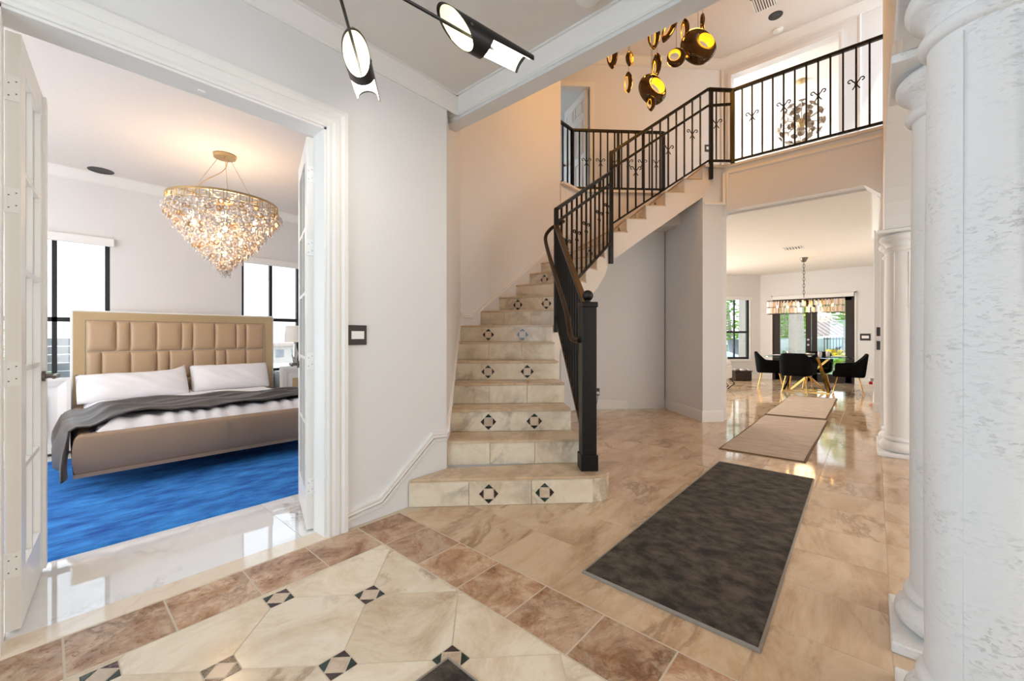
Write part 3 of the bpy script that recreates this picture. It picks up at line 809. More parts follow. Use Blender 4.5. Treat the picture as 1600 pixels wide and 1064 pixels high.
# lower flight: rail slightly sagging towards the newel
rail_run(rail, (NX + .03, NY + .03), P1, (1.43, 2.46), (.36, 1.43), 13, {2, 6, 10}, top_m='bronze', topw=(.05, .04))
hp = [(NX - .02, NY + .06, 1.17), (NX + .06, NY + .19, 1.2), (2.98, 2.0, 1.42), (3.4, 2.43, 1.86), (3.72, 2.76, 2.22), (3.80, 2.83, 2.36), (3.86, 2.80, 2.45), (3.93, 2.76, 2.5), (4.03, 2.74, 2.56)]
hp2 = []
for i in range(len(hp) - 1):
    p0 = Vector(hp[max(i - 1, 0)]); p1 = Vector(hp[i]); p2 = Vector(hp[i + 1]); p3 = Vector(hp[min(i + 2, len(hp) - 1)])
    hp2 += bez(p1, p1 + (p2 - p0) / 6, p2 - (p3 - p1) / 6, p2, 5)[:-1]
MB().tube(hp2 + [Vector(hp[-1])], .021, 10).build('handrail', 'bronze', rail, smooth=60)
rail_run(rail, P1, P2, (2.65, 3.46), (1.60, 2.50), 11, {1, 3, 5, 8, 10}, hand=(2.5, 3.3))
rail_run(rail, P2, P3, (3.72, 4.66), (2.74, 3.66), 11, {2, 6, 9}, hand=(3.5, 4.43))
rail_run(rail, P3, P4, (4.66, 4.62), (3.66, 3.64), 2, {0}, hand=(4.43, 4.43))
post(rail, P1[0], P1[1], 1.25, 2.66, .05, k45)
post(rail, P2[0], P2[1], 2.2, 3.74, .05, k45)
post(rail, P3[0] + .02, P3[1] - .03, 3.4, 4.65, .045, k45)

brail = thing('balcony_railing', 'black iron balcony railing with scrolls above the dining opening', 'railing', (6.30, .7, 3.61))
rail_run(brail, P4, P5, (4.62, 4.62), (3.64, 3.64), 12, {1, 4, 7, 10}, scz=.55)
post(brail, P4[0], P4[1], 3.615, 4.62, .055)

lrail = thing('landing_railing', 'far black iron railing across the upper landing before the white door', 'railing', (6.2, 3.3, 3.61))
rail_run(lrail, (5.32, 3.73), (5.74, 3.73), (4.61, 4.61), (3.66, 3.66), 2, set(), scz=.45)
rail_run(lrail, (5.74, 3.73), (6.82, 2.64), (4.61, 4.61), (3.66, 3.66), 12, {1, 3, 5, 7, 9, 11}, scz=.45)
post(lrail, 5.74, 3.73, 3.615, 4.6, .05)
post(lrail, 6.28, 3.185, 3.615, 4.6, .04, k45)
post(lrail, 6.82, 2.64, 3.6, 4.62, .05, k45)

# ================================================================== columns
def column(x, y, label):
    c = thing('stone_column', label, 'column', (x, y, 0), group='white stone columns under the arches')
    MB().box(-.2, .2, -.2, .2, 0, .04).build('plinth', 'coral', c, world=False, bev=.006)
    tor = [(.16, .04)] + [(.135 + .052 * math.cos(R_(a)), .094 + .052 * math.sin(R_(a))) for a in range(-80, 81, 16)] + [(.142, .148)]
    tor += [(.136 + .024 * math.cos(R_(a)), .172 + .024 * math.sin(R_(a))) for a in range(-80, 91, 17)] + [(.142, .215), (.139, .24)]
    MB().lathe(tor, n=48).build('base', 'coral', c, world=False, smooth=45)
    sh = MB().lathe([(.139, .235), (.141, .6), (.140, 1.2), (.136, 1.7), (.133, 2.055)], n=56).build('shaft', 'coral', c, world=False, smooth=45)
    cap = [(.133, 2.05)] + [(.134 + .02 * math.cos(R_(a)), 2.078 + .024 * math.sin(R_(a))) for a in range(-90, 91, 20)] + [(.134, 2.108), (.138, 2.13), (.148, 2.148), (.160, 2.156)]
    cap += [(.155 + .028 * math.cos(R_(a)), 2.196 + .036 * math.sin(R_(a))) for a in range(-75, 91, 16)] + [(.15, 2.24)]
    MB().lathe(cap, n=56).build('capital', 'coral', c, world=False, smooth=45)
    MB().box(-.2, .2, -.2, .2, 2.238, 2.27).build('abacus', 'coral', c, world=False, bev=.006)
    for a in (148, 196, 250):
        MB().box(.132, .1412, -.004, .004, .26, 2.04).rot(Matrix.Rotation(R_(a), 3, 'Z')).build('seam', 'coral', sh, world=False)
column(1.78, -.255, 'large white pitted column nearest the camera at the right edge')
column(2.325, -.25, 'white stone column just behind the nearest one, base showing')
column(5.74, -.225, 'far white stone column beside the dining opening, front of its pair')
column(6.22, -.225, 'rearmost white stone column hidden behind the far front one')

# ================================================================== doors and windows
def lever(parent, x, y, z, sx, out, m='nickel'):
    """lever handle on a door face (door-local): rose normal along x sign sx, lever points along y sign out"""
    h = MB().tube([(x, y, z), (x + sx * .012, y, z)], .026, 16).build('handle', m, parent, world=False, smooth=40)
    MB().tube([(x + sx * .01, y, z), (x + sx * .05, y, z)], .011, 10).tube([(x + sx * .05, y, z), (x + sx * .055, y + out * .05, z + .004), (x + sx * .05, y + out * .115, z)], [.011, .012, .009], 10).build('lever', m, h, world=False, smooth=50)

def french_leaf(name, hx, hy, ang, label, side):
    """glazed leaf standing open; local x is its thickness, local y its width"""
    z0, z1 = .012, DH - .02; x0, x1, y0, y1 = -.0225, .0225, 0., .6
    d = thing(name, label, 'door', (hx, hy, 0), R_(ang), kind='structure')
    st = .095; t0, b0 = .12, .22
    W = dict(world=False)
    MB().box(x0, x1, y0, y0 + st, z0, z1).build('hinge_stile', 'doorw', d, bev=.002, **W)
    MB().box(x0, x1, y1 - st, y1, z0, z1).build('lock_stile', 'doorw', d, bev=.002, **W)
    MB().box(x0 + .001, x1 - .001, y0 + st, y1 - st, z1 - t0, z1).build('top_rail', 'doorw', d, **W)
    MB().box(x0 + .001, x1 - .001, y0 + st, y1 - st, z0, z0 + b0).build('bottom_rail', 'doorw', d, **W)
    ym = (y0 + y1) / 2
    MB().box(x0 + .004, x1 - .004, ym - .011, ym + .011, z0 + b0, z1 - t0).build('muntin', 'doorw', d, **W)
    rows = 5; hh = (z1 - t0 - z0 - b0) / rows
    for r in range(1, rows):
        z = z0 + b0 + hh * r
        MB().box(x0 + .004, x1 - .004, y0 + st, y1 - st, z - .011, z + .011).build('muntin', 'doorw', d, **W)
    for r in range(rows):
        for a, b in ((y0 + st, ym - .011), (ym + .011, y1 - st)):
            MB().box(-.002, .002, a, b, z0 + b0 + hh * r + .011 * (r > 0), z0 + b0 + hh * (r + 1) - .011 * (r < rows - 1)).build('pane', 'glass', d, **W)
    for z in (.28, 1.05, 1.75, 2.2):
        hg = MB().box(x0 + .004, x1 - .004 + .016 * 0, y0 - .004, y0 + .001, z - .05, z + .05).tube([(-side * .03, y0 - .006, z - .05), (-side * .03, y0 - .006, z + .05)], .007, 8).box(*sorted((-side * .03, -side * .015)), y0 - .008, y0 - .002, z - .05, z + .05).build('hinge', 'white', d, **W)
        m_ = MB()
        for k_ in range(2):
            for q in range(2): m_.tube([(x0 + .012 + .02 * q, y0 - .0038, z - .03 + .05 * k_ + .01 * q), (x0 + .012 + .02 * q, y0 - .0052, z - .03 + .05 * k_ + .01 * q)], .0028, 6)
        m_.build('screw', 'nickel', hg, **W)
    lever(d, x1 if side > 0 else x0, y1 - .05, 1.0, side, -1 if side < 0 else -1)
    return d
ld = french_leaf('door_1', -.09, 2.607, -5.5, 'left glazed french door leaf standing open into the bedroom', 1)
MB().box(.0225, .034, .565, .62, .02, DH - .03).build('astragal', 'doorw', ld, world=False)
french_leaf('door_2', 1.076, 2.607, -17, 'right glazed french door leaf standing open into the bedroom', -1)

def window(name, label, x0, x1, z0, z1, y, mull, rail_z, m='winblack'):
    w_ = thing(name, label, 'window', ((x0 + x1) / 2, y, z0), kind='structure')
    f = .04
    m_ = MB().box(x0, x0 + f, y + .05, y + .11, z0, z1).box(x1 - f, x1, y + .05, y + .11, z0, z1).box(x0, x1, y + .05, y + .11, z0, z0 + f).box(x0, x1, y + .05, y + .11, z1 - f, z1)
    m_.build('frame', m, w_)
    MB().box(mull - .02, mull + .02, y + .055, y + .105, z0, z1).build('mullion', m, w_)
    MB().box(x0, x1, y + .055, y + .105, rail_z - .025, rail_z + .025).build('meeting_rail', m, w_)
    for a, b in ((x0 + f, mull - .02), (mull + .02, x1 - f)):
        for c, d in ((z0 + f, rail_z - .025), (rail_z + .025, z1 - f)): MB().box(a, b, y + .078, y + .082, c, d).build('pane', 'glass', w_)
    MB().box(x0 - .02, x1 + .02, y - .03, y + .05, z0 - .03, z0).build('window_sill', 'trim', w_, bev=.004)
    MB().box(x0 - .03, x1 + .03, y - .045, y - .001, z1 - .06, z1 + .03).build('roller_shade', 'white', w_, bev=.006)
    return w_
window('window_1', 'bedroom window left of the bed with black frame', -.39, .49, .69, 2.3, 6.65, .057, 1.39)
window('window_2', 'bedroom window right of the bed with black frame', 1.81, 2.6, .69, 2.3, 6.65, 2.2, 1.45)
# dining bay window, built along the angled wall
w_ = thing('window_3', 'tall narrow dining room window with black frame', 'window', (c0 + u * .72 + nn * .05), kind='structure')
def bayb(s0, s1, z0, z1, t0, t1): return bay(s0, s1, z0, z1, MB(), t0, t1)
m_ = MB()
for s0, s1, z0, z1 in ((.31, .37, .56, 2.3), (1.07, 1.13, .56, 2.3), (.31, 1.13, .56, .62), (.31, 1.13, 2.25, 2.3)): bay(s0, s1, z0, z1, m_, .05, .11)
m_.build('frame', 'winblack', w_)
bayb(.72, .75, .6, 2.26, .055, .105).build('mullion', 'winblack', w_)
bayb(.33, 1.11, 1.30, 1.36, .055, .105).build('meeting_rail', 'winblack', w_)
for s0, s1 in ((.37, .72), (.75, 1.07)):
    for z0, z1 in ((.62, 1.3), (1.36, 2.25)): bayb(s0, s1, z0, z1, .078, .082).build('pane', 'glass', w_)
bayb(.26, 1.18, 2.24, 2.33, -.04, 0).build('roller_shade', 'white', w_)
bayb(.26, 1.18, .5, .53, -.03, .05).build('window_sill', 'trim', w_)
# dining french doors
dd = thing('door_3', 'dark bronze framed glass double doors at the end of the dining room', 'door', (13.5, 1.24, 0), kind='structure')
X0, X1 = 13.49, 13.56
m_ = MB().box(X0, X1 + .02, .36, .42, 0, 2.31).box(X0, X1 + .02, 2.07, 2.13, 0, 2.31).box(X0, X1 + .02, .36, 2.13, 2.25, 2.31).build('frame', 'doorbrown', dd)
for a, b in ((.42, 1.24), (1.25, 2.07)):
    lf = MB().box(X0, X1, a, a + .12, .02, 2.25).box(X0, X1, b - .12, b, .02, 2.25).box(X0, X1, a, b, .02, .22).box(X0, X1, a, b, 2.13, 2.25).build('door_leaf', 'doorbrown', dd)
    MB().box(13.52, 13.526, a + .12, b - .12, .22, 2.13).build('pane', 'glass', lf)
for z in (.98, 1.12): MB().tube([(X0, 1.31, z), (X0 - .05, 1.31, z)], .028, 14).build('handle', 'chrome', dd, smooth=40)
MB().box(13.44, 13.459, .33, .36, 0, 2.34).box(13.44, 13.459, 2.13, 2.16, 0, 2.34).box(13.44, 13.459, .33, 2.16, 2.31, 2.36).build('casing', 'trim', dd)
MB().box(13.38, 13.455, .37, 2.12, 2.22, 2.32).build('roller_shade', 'white', dd, bev=.01)
MB().box(13.46, 13.6, .36, 2.13, 0, .02).build('sill', 'doorbrown', dd)
# upstairs six-panel door, open away
hx, hy = 6.47, 3.90
ud = thing('door_4', 'white six-panel door standing open upstairs', 'door', (hx, hy, 3.62), math.atan2(.87, .48), kind='structure')
MB().box(0, .84, -.02, .02, 0, 2.06).build('door_leaf', 'doorw', ud, world=False, bev=.003)
for x0, x1 in ((.1, .38), (.46, .74)):
    for z0, z1 in ((.2, .8), (.95, 1.55), (1.68, 1.92)):
        m_ = MB()
        for yy in (.02, -.02):
            sg = 1 if yy > 0 else -1
            m_.sweep([(-.012, 0), (-.012, .008), (0, .012), (.012, .004), (.012, 0)], [(x0, yy, z0), (x1, yy, z0), (x1, yy, z1), (x0, yy, z1)], (0, sg, 0), True)
            m_.box(x0 + .04, x1 - .04, yy - .006 if sg < 0 else yy, yy if sg < 0 else yy + .006, z0 + .04, z1 - .04)
        m_.build('panel', 'doorw', ud, world=False)
for sg in (-1, 1): MB().ell((.78, sg * .06, .98), .028, .028, .028, 12, 8).tube([(.78, sg * .02, .98), (.78, sg * .05, .98)], .012, 8).build('knob', 'nickel', ud, world=False, smooth=60)

# ================================================================== foyer fittings
def plate(name, label, c, n, w_, h_, inner=True, m='darkplate', cat='switch'):
    """flat wall plate at c with outward normal n (horizontal)"""
    n = Vector(n).normalized(); t = Vector((0, 0, 1)).cross(n); c = Vector(c)
    o = thing(name, label, cat, c)
    def slabp(a, b, d0, d1):
        z = Vector((0, 0, 1))
        return MB().ext([c - t * a - z * b + n * d0, c + t * a - z * b + n * d0, c + t * a + z * b + n * d0, c - t * a + z * b + n * d0], n * (d1 - d0))
    slabp(w_ / 2, h_ / 2, .001, .010).build('cover_plate', m, o, bev=.002)
    if inner: slabp(w_ * .34, h_ * .2, .010, .014).build('rocker', 'white', o)
    return o
plate('light_switch', 'dark wall switch plate with white rocker beside the bedroom doorway', (1.302, 2.46, 1.21), (0, -1, 0), .125, .125)
plate('wall_outlet', 'dark power outlet low on the wall under the stairs', (6.008, 3.425, .29), (-1, -1, 0), .08, .12, False, 'darkplate', 'outlet')
oc = MB().box(-.02, .02, -.02, .02, -.02, .02).rot(Matrix.Rotation(R_(45), 3, 'Z'))
oc.v = [(x + 5.985, y + 3.40, z + .275) for x, y, z in oc.v]
cord = thing('power_cord', 'thin cord plugged into the outlet under the stairs', 'cord', (5.985, 3.40, .0))
oc.build('plug', 'white', cord)
MB().tube(bez((5.97, 3.39, .27), (5.93, 3.37, .16), (5.95, 3.40, .02), (5.80, 3.40, .008), 12), .004, 6).build('cable', 'darkplate', cord, smooth=60)
plate('keypad', 'dark framed white keypad on the dining room end wall', (13.46, .155, 1.19), (-1, 0, 0), .2, .17)
plate('hall_switch', 'upper dark switch plate on the hall wall edge', (8.75, -.06, 1.28), (-1, 0, 0), .05, .14, False)
plate('hall_switch', 'lower dark switch plate on the hall wall edge', (8.75, -.06, 1.06), (-1, 0, 0), .05, .14, False)
plate('landing_switch', 'dark switch plate on the angled upstairs wall', (8.05, 2.27, 4.66), (-1, -1, 0), .16, .13)
nl = thing('plug_in_freshener', 'small red plug-in at the foot of the hall wall', 'plug', (11.4, -.004, .3))
MB().box(11.37, 11.43, .0, .05, .26, .33).build('body', 'white', nl, bev=.008)
MB().lathe([(.03, 0), (.034, .03), (.026, .06)], (11.4, .045, .2), 14).build('bottle', 'red', nl, smooth=40)

def detector(name, label, x, y, z, r=.065):
    d = thing(name, label, 'smoke detector', (x, y, z))
    MB().lathe([(r, 0), (r, -.012), (r * .95, -.028), (r * .7, -.036), (.0001, -.036)], (x, y, z), 28).build('housing', 'white', d, smooth=40)
    MB().lathe([(r * .5, -.036), (r * .5, -.040), (r * .4, -.042)], (x, y, z), 20).build('grille', 'white', d, smooth=40)
    MB().ell((x - r * .55, y + r * .3, z - .034), .005, .005, .004, 8, 6).build('indicator', 'nickel', d)
detector('smoke_detector', 'round white smoke detector on the foyer ceiling near the beam', 1.93, 1.15, ZF, .07)
detector('smoke_detector', 'white smoke detector on the tall stair hall ceiling', 7.95, 1.18, ZU, .075)
def downlight(label, x, y, z, r=.075, m='black'):
    d = thing('recessed_light', label, 'recessed light', (x, y, z))
    MB().lathe([(r, -.001), (r + .012, -.006), (r + .014, -.001)], (x, y, z), 28, caps=False).build('ring', 'black', d)
    MB().lathe([(.0005, -.002), (r, -.0025), (r, -.001)], (x, y, z), 28).build('baffle', m, d)
downlight('black recessed ceiling light in the bedroom', .40, 6.45, ZF, .095)
downlight('black recessed ceiling light above the stair hall', 7.58, 1.155, ZU, .085)
def vent(label, x, y, z, sx, sy, n=8):
    d = thing('air_vent', label, 'air vent', (x, y, z))
    MB().box(x - sx / 2, x + sx / 2, y - sy / 2, y - sy / 2 + .02, z - .008, z).box(x - sx / 2, x + sx / 2, y + sy / 2 - .02, y + sy / 2, z - .008, z).box(x - sx / 2, x - sx / 2 + .02, y - sy / 2, y + sy / 2, z - .008, z).box(x + sx / 2 - .02, x + sx / 2, y - sy / 2, y + sy / 2, z - .008, z).build('frame', 'white', d)
    MB().box(x - sx / 2 + .02, x + sx / 2 - .02, y - sy / 2 + .02, y + sy / 2 - .02, z - .002, z - .0005).build('duct', 'ventdark', d)
    for i in range(n):
        yy = y - sy / 2 + .02 + (sy - .04) * (i + .5) / n
        MB().bar((x - sx / 2 + .02, yy, z - .006), (x + sx / 2 - .02, yy, z - .006), (sy - .04) / n * .5, .003).build('slat', 'white', d)
vent('white air vent on the tall stair hall ceiling', 7.16, 1.24, ZU, .36, .3)
vent('white air vent on the dining room ceiling', 9.75, 1.19, 2.95, .3, .32, 6)

# foyer lamp: black slashed tubes on thin rods
fx, fy, fz = .59, 1.29, 2.40
fl = thing('tube_chandelier', 'hanging lamp with black slashed metal tubes glowing white inside', 'chandelier', (fx, fy, ZF))
MB().lathe([(.07, 0), (.07, -.02), (.012, -.03)], (fx, fy, ZF), 24).build('canopy', 'black', fl, smooth=40)
MB().tube([(fx, fy, ZF - .02), (fx, fy, fz)], .009, 10).build('stem', 'black', fl)
MB().ell((fx, fy, fz), .035, .035, .035, 16, 10).build('hub', 'black', fl, smooth=60)
def tube_arm(ex, ey, dz=0., rr=.056):
    e = Vector((ex - fx, ey - fy, 0)); L = e.length; d = e.normalized(); s = Vector((-d.y, d.x, 0)); up = Vector((0, 0, 1)); c = Vector((fx, fy, fz))
    arm = MB().tube([c, c + d * (L * .78)], .006, 8).build('arm', 'black', fl)
    # far half of the lower side is cut away, both ends are slashed
    r0 = L - .43
    def rim(a):  # start of the tube: slashed so that the underside is shorter and the mouth faces the hub and down
        return r0 + .06 - .075 * math.sin(a)
    n = 36; vs = []; rows = 7
    def endp(a):
        sn = math.sin(a)              # -1 underside, +1 top
        return (L - .22 if sn < -.12 else L - .005) + .015 * sn
    def surf(rad, u_, v_):
        a = 2 * math.pi * u_
        t0, t1 = rim(a), endp(a)
        p = c + d * (t0 + (t1 - t0) * v_) + s * math.cos(a) * rad + up * math.sin(a) * rad
        return p
    sh = MB().grid(lambda u_, v_: surf(rr, u_, v_), n, rows, cu=True).build('shade', 'black', arm, smooth=60)
    MB().grid(lambda u_, v_: surf(rr - .0025, u_, v_ * .93 + .03), n, rows, cu=True).build('liner', 'tubein', sh, smooth=60)
    MB().grid(lambda u_, v_: c + d * (L - .225 + .2 * v_) + s * math.cos(math.pi * u_) * (rr - .006) + up * math.sin(math.pi * u_) * (rr - .006), 14, 2).build('lit_panel', 'tubeglow', sh)
    p = c + d * (L - .12) + up * (-.02)
    add_light('tube_lamp', 'POINT', p, 5.5, (1, .96, .9), radius=.03, parent=fl)
    MB().tube([c + d * (r0 + .1) - s * (rr + .003), c + d * (r0 + .1) - s * (rr - .004)], .006, 8).build('rivet', 'nickel', sh)
ca, sa = math.cos(YAW), math.sin(YAW)
tube_arm(2.10 * ca - .73 * sa, 2.10 * sa + .73 * ca)
tube_arm(1.83 * ca + .063 * sa, 1.83 * sa - .063 * ca)

# ================================================================== rugs of foyer and hall
def flat_rug(name, label, poly, m, edge, th=.012, bw=.012, z=.0, wave=0., group=None):
    P = [Vector((x, y)) for x, y in poly]; cx = sum(p.x for p in P) / 4; cy = sum(p.y for p in P) / 4
    rug = thing(name, label, 'rug', (cx, cy, z), group=group)
    nu, nv = 40, 16
    def fn(u_, v_):
        a = P[0].lerp(P[1], u_); b = P[3].lerp(P[2], u_); q = a.lerp(b, v_)
        e = min(u_, 1 - u_, v_, 1 - v_)
        return (q.x, q.y, z + th * (.75 if e < .001 else 1) + wave * (math.sin(u_ * 9 + v_ * 3) * .5 + .5) * .004)
    mb = MB().grid(fn, nu, nv)
    mb.build('pile', m, rug, smooth=60)
    ring = [(p.x, p.y, z + .0035) for p in P]
    MB().sweep([(-bw, -.003), (bw, -.003), (bw, .003), (0, th - .002), (-bw, th - .0035)], ring, (0, 0, 1), True).build('binding', edge, rug)
    MB().prism([(p.x, p.y) for p in P], z + .0008, z + th * .6).build('backing', edge, rug)
    return rug
flat_rug('area_rug', 'dark charcoal rug on the travertine floor in the middle of the hall', [(1.80, 1.105), (4.24, 1.105), (4.24, .375), (1.79, .325)], 'darkrug', 'rugedge', .014, .005)
flat_rug('area_rug', 'corner of a dark rug at the bottom edge of the picture', [(-.6, 1.19), (.985, 1.185), (.985, .46), (-.6, .46)], 'darkrug', 'rugedge', .012, .005)
flat_rug('runner_rug', 'near beige runner rug after the charcoal rug', [(4.75, 1.23), (7.2, 1.235), (7.33, .49), (4.77, .49)], 'beigerug', 'rugback', .012, .01, wave=1)
flat_rug('runner_rug', 'far beige runner rug before the dining table', [(7.32, 1.25), (9.9, 1.26), (10.05, .53), (7.46, .515)], 'beigerug', 'rugback', .012, .01, wave=1)

# ================================================================== bedroom
br = flat_rug('area_rug', 'bright blue rug under and in front of the bed', [(-.75, 5.86), (2.75, 5.86), (2.75, 3.30), (-.75, 3.30)], 'bluerug', 'bluerug', .014, .01)
BX, BY = 1.14, 5.45
bed = thing('bed', 'king bed with tan tufted headboard and brown leather frame', 'bed', (BX, BY, 0), R_(-1.0))
L0, L1 = .15 - BX, 2.125 - BX       # local extents
def by(y): return y - BY
hb = MB().box(L0, L1, by(6.44), by(6.6), .1, 1.49).build('headboard', 'white', bed, world=False, bev=.01)
fw = .1
m_ = MB().sweep([(0, 0), (0, .02), (.09, .008), (.095, 0)], [(L0 + .02, by(6.44), .2), (L0 + .02, by(6.44), 1.472), (L1 - .02, by(6.44), 1.472), (L1 - .02, by(6.44), .2)][::-1], (0, -1, 0))
m_.build('headboard_frame', 'goldframe', hb, world=False)
def cushion(x0, x1, z0, z1, name):
    def fn(u_, v_):
        x = x0 + (x1 - x0) * u_; z = z0 + (z1 - z0) * v_
        ex = min(u_, 1 - u_) * (x1 - x0); ez = min(v_, 1 - v_) * (z1 - z0)
        h = .03 * (1 - math.exp(-ex / .014)) * (1 - math.exp(-ez / .014))
        return (x, by(6.44) - .004 - h, z)
    us = 10
    def warp(t): return .5 - .5 * math.cos(math.pi * t)
    MB().grid(lambda a, b: fn(warp(a), warp(b)), us, us).build(name, 'leather', hb, world=False, smooth=60)
TC = [.269, .502, .619, .85, 1.086, 1.198, 1.43, 1.664, 1.778, 2.002]
BC = [.269, .386, .622, .854, .97, 1.202, 1.435, 1.549, 1.778, 2.002]
for cols, z0, z1 in ((TC, 1.035, 1.375), (BC, .70, 1.03), (TC, .4, .695)):
    for a, b in zip(cols[:-1], cols[1:]): cushion(a - BX + .001, b - BX - .001, z0, z1, 'tufted_panel')
# upholstered frame: rounded foot and side rails, lower lip
def rrail(pts, name):
    prof = [(-.055, 0), (-.055, .2)] + [(-.03 + .025 * math.cos(R_(a)), .255 + .03 * math.sin(R_(a))) for a in (180, 135, 90)] + [(.03 + .03 * math.cos(R_(a)), .25 + .035 * math.sin(R_(a))) for a in (90, 60, 30, 0)] + [(.07, .12), (.062, .03), (.05, 0)]
    return MB().sweep(prof, pts, (0, 0, 1)).build(name, 'satin', bed, world=False, smooth=50)
FY = by(4.42)
o = MB().sweep([(.055, 0), (.055, .2), (.03, .285), (-.03, .285), (-.055, .26), (-.068, .2), (-.07, .1), (-.06, .02), (-.05, 0)],
               [(L0 + .06, by(6.44), .175), (L0 + .06, FY + .06, .175), (L1 - .06, FY + .06, .175), (L1 - .06, by(6.44), .175)], (0, 0, 1)).build('bed_rail', 'satin', bed, world=False, smooth=60)
MB().sweep([(.05, 0), (.05, .03), (-.062, .03), (-.062, 0)], [(L0 + .06, by(6.44), .145), (L0 + .06, FY + .06, .145), (L1 - .06, FY + .06, .145), (L1 - .06, by(6.44), .145)], (0, 0, 1)).build('lower_lip', 'satin', bed, world=False)
MB().box(-.006 - .03, -.03, FY - .012, FY - .006, .185, .43).build('seam', 'rugedge', bed, world=False)
MB().box(L0 + .1, L1 - .1, FY + .1, by(6.44), .16, .3).build('slat_base', 'satin', bed, world=False)
for sx in (-.6, .6):
    for sy in (-.35, .75): MB().box(sx - .05, sx + .05, sy - .05, sy + .05, .016, .16).build('leg', 'satin', bed, world=False)
mattress = MB().box(L0 + .12, L1 - .12, FY + .12, by(6.40), .3, .50)
mattress.build('mattress', 'linen', bed, world=False, bev=.05)
# duvet
def noise2(x, y, s):
    return math.sin(x * 3.1 * s + 1.3 * math.sin(y * 2.3 * s)) * .5 + math.sin(y * 4.7 * s + 1.7 * math.sin(x * 3.9 * s + 1)) * .35 + math.sin((x * 2.2 + y * 5.1) * s * 1.7) * .25
def bedtop(x, y):
    """world height of the made bed surface"""
    e = min(x - (.15 + .1), (2.125 - .1) - x, y - 4.5)
    e = max(0., min(1., e / .14))
    return .44 + .095 * (1 - (1 - e) ** 2.2)
dv = thing('duvet', 'white rumpled duvet covering the bed', 'duvet', (BX, 5.3, .45))
nu, nv = 90, 90
def dfn(u_, v_):
    x = .235 + (2.04 - .235) * u_; y = 4.50 + (6.42 - 4.50) * v_
    z = bedtop(x, y) + .006 * noise2(x, y, 2.2) + .004 * noise2(x + 3, y, 5.)
    z += .012 * math.exp(-((y - 4.6) / .16) ** 2) * math.sin(x * 46 + 10 * y + 2 * math.sin(x * 7))
    return (x, y, z)
MB().grid(dfn, nu, nv).build('cover', 'linen', dv, smooth=80)
def pillow(label, c, w_, h_, t_, rx, rz, seed, corner=0.):
    p = thing('pillow', label, 'pillow', c, R_(rz))
    rnd = random.Random(seed); ph = [rnd.uniform(0, 6) for _ in range(4)]
    mb = MB()
    def fn(sg):
        def g(u_, v_):
            a = 2 * u_ - 1; b = 2 * v_ - 1
            ed = max(0, 1 - abs(a) ** 3.2) ** .55 * max(0, 1 - abs(b) ** 3.2) ** .55
            pinch = 1 - .07 * (1 - abs(b)) * abs(a) ** 4
            x = a * w_ / 2 * (1 - .05 * (1 - b * b) * 0) ; z = b * h_ / 2 * (1 - .06 * (1 - a * a)) + corner * h_ * max(0, a) ** 4 * max(0, b) ** 2
            y = sg * (t_ / 2) * ed + .006 * math.sin(7 * a + ph[0]) * math.sin(5 * b + ph[1]) * ed + .004 * math.sin(15 * a + 9 * b + ph[2]) * ed
            return (x, y, z)
        return g
    mb.grid(fn(-1), 28, 20); mb.grid(fn(1), 28, 20)
    mb.rot(Matrix.Rotation(R_(rx), 3, 'X'))
    o = mb.build('pillowcase', 'linen', p, world=False, smooth=80)
    bm_ = bmesh.new(); bm_.from_mesh(o.data); bmesh.ops.remove_doubles(bm_, verts=bm_.verts, dist=.0008); bmesh.ops.recalc_face_normals(bm_, faces=bm_.faces); bm_.to_mesh(o.data); bm_.free()
    return p
pillow('white pillow left, its right corner peaking up, on the bed', (.66, 6.16, .655), .92, .34, .2, -32, 2, 3, .22)
pillow('white pillow right, lying flat edged against the headboard', (1.58, 6.22, .685), .84, .36, .2, -26, -1, 5, 0)
# throw
th = thing('throw_blanket', 'dark grey velvet throw draped across the bed and over its corner', 'throw', (BX, 5.0, .5))
def tfn(u_, v_):
    # u along the bed width from hanging left end to right, v across the band
    s_ = u_ * 2.62 - .42                       # distance along x, starts beyond the left edge
    ylo = 4.60 - .22 * max(0, 1 - u_ * 3.2) + .03 * math.sin(u_ * 9); yhi = 5.72 - .62 * min(1, u_ * 1.15) + .05 * math.sin(u_ * 7 + 1)
    y = ylo + (yhi - ylo) * v_
    x = .20 + s_
    rg = lambda q: 1 - abs(math.sin(q))
    fold = .034 * rg(v_ * 6.5 + u_ * 3 + 1.1 * math.sin(u_ * 7)) + .02 * rg(v_ * 14 - u_ * 4 + 1.4 * math.sin(u_ * 5 + 1)) + .010 * math.sin(u_ * 27 + v_ * 6)
    if s_ < 0:                                  # hangs down the side
        hang = -s_
        z = .50 - hang * .80; x = .135 - .03 * math.sin(hang * 5) + .03 * math.sin(v_ * 12) * min(1, hang * 5); y -= hang * .28 * (1 - v_)
        return (x - .02 - fold * .5, y + fold, z)
    z = bedtop(max(x, .26), max(y, 4.53)) + .03 + abs(fold) * 1.0
    e = max(0, 1 - s_ / .12)
    z = z * (1 - e) + (.50 + .01) * e if e > 0 else z
    if x > 2.04: z -= (x - 2.04) * .35
    return (x - .065 * e, y, z)
o = MB().grid(tfn, 110, 70).build('cloth', 'throw', th, smooth=80)
md = o.modifiers.new('solid', 'SOLIDIFY'); md.thickness = .01; md.offset = 1
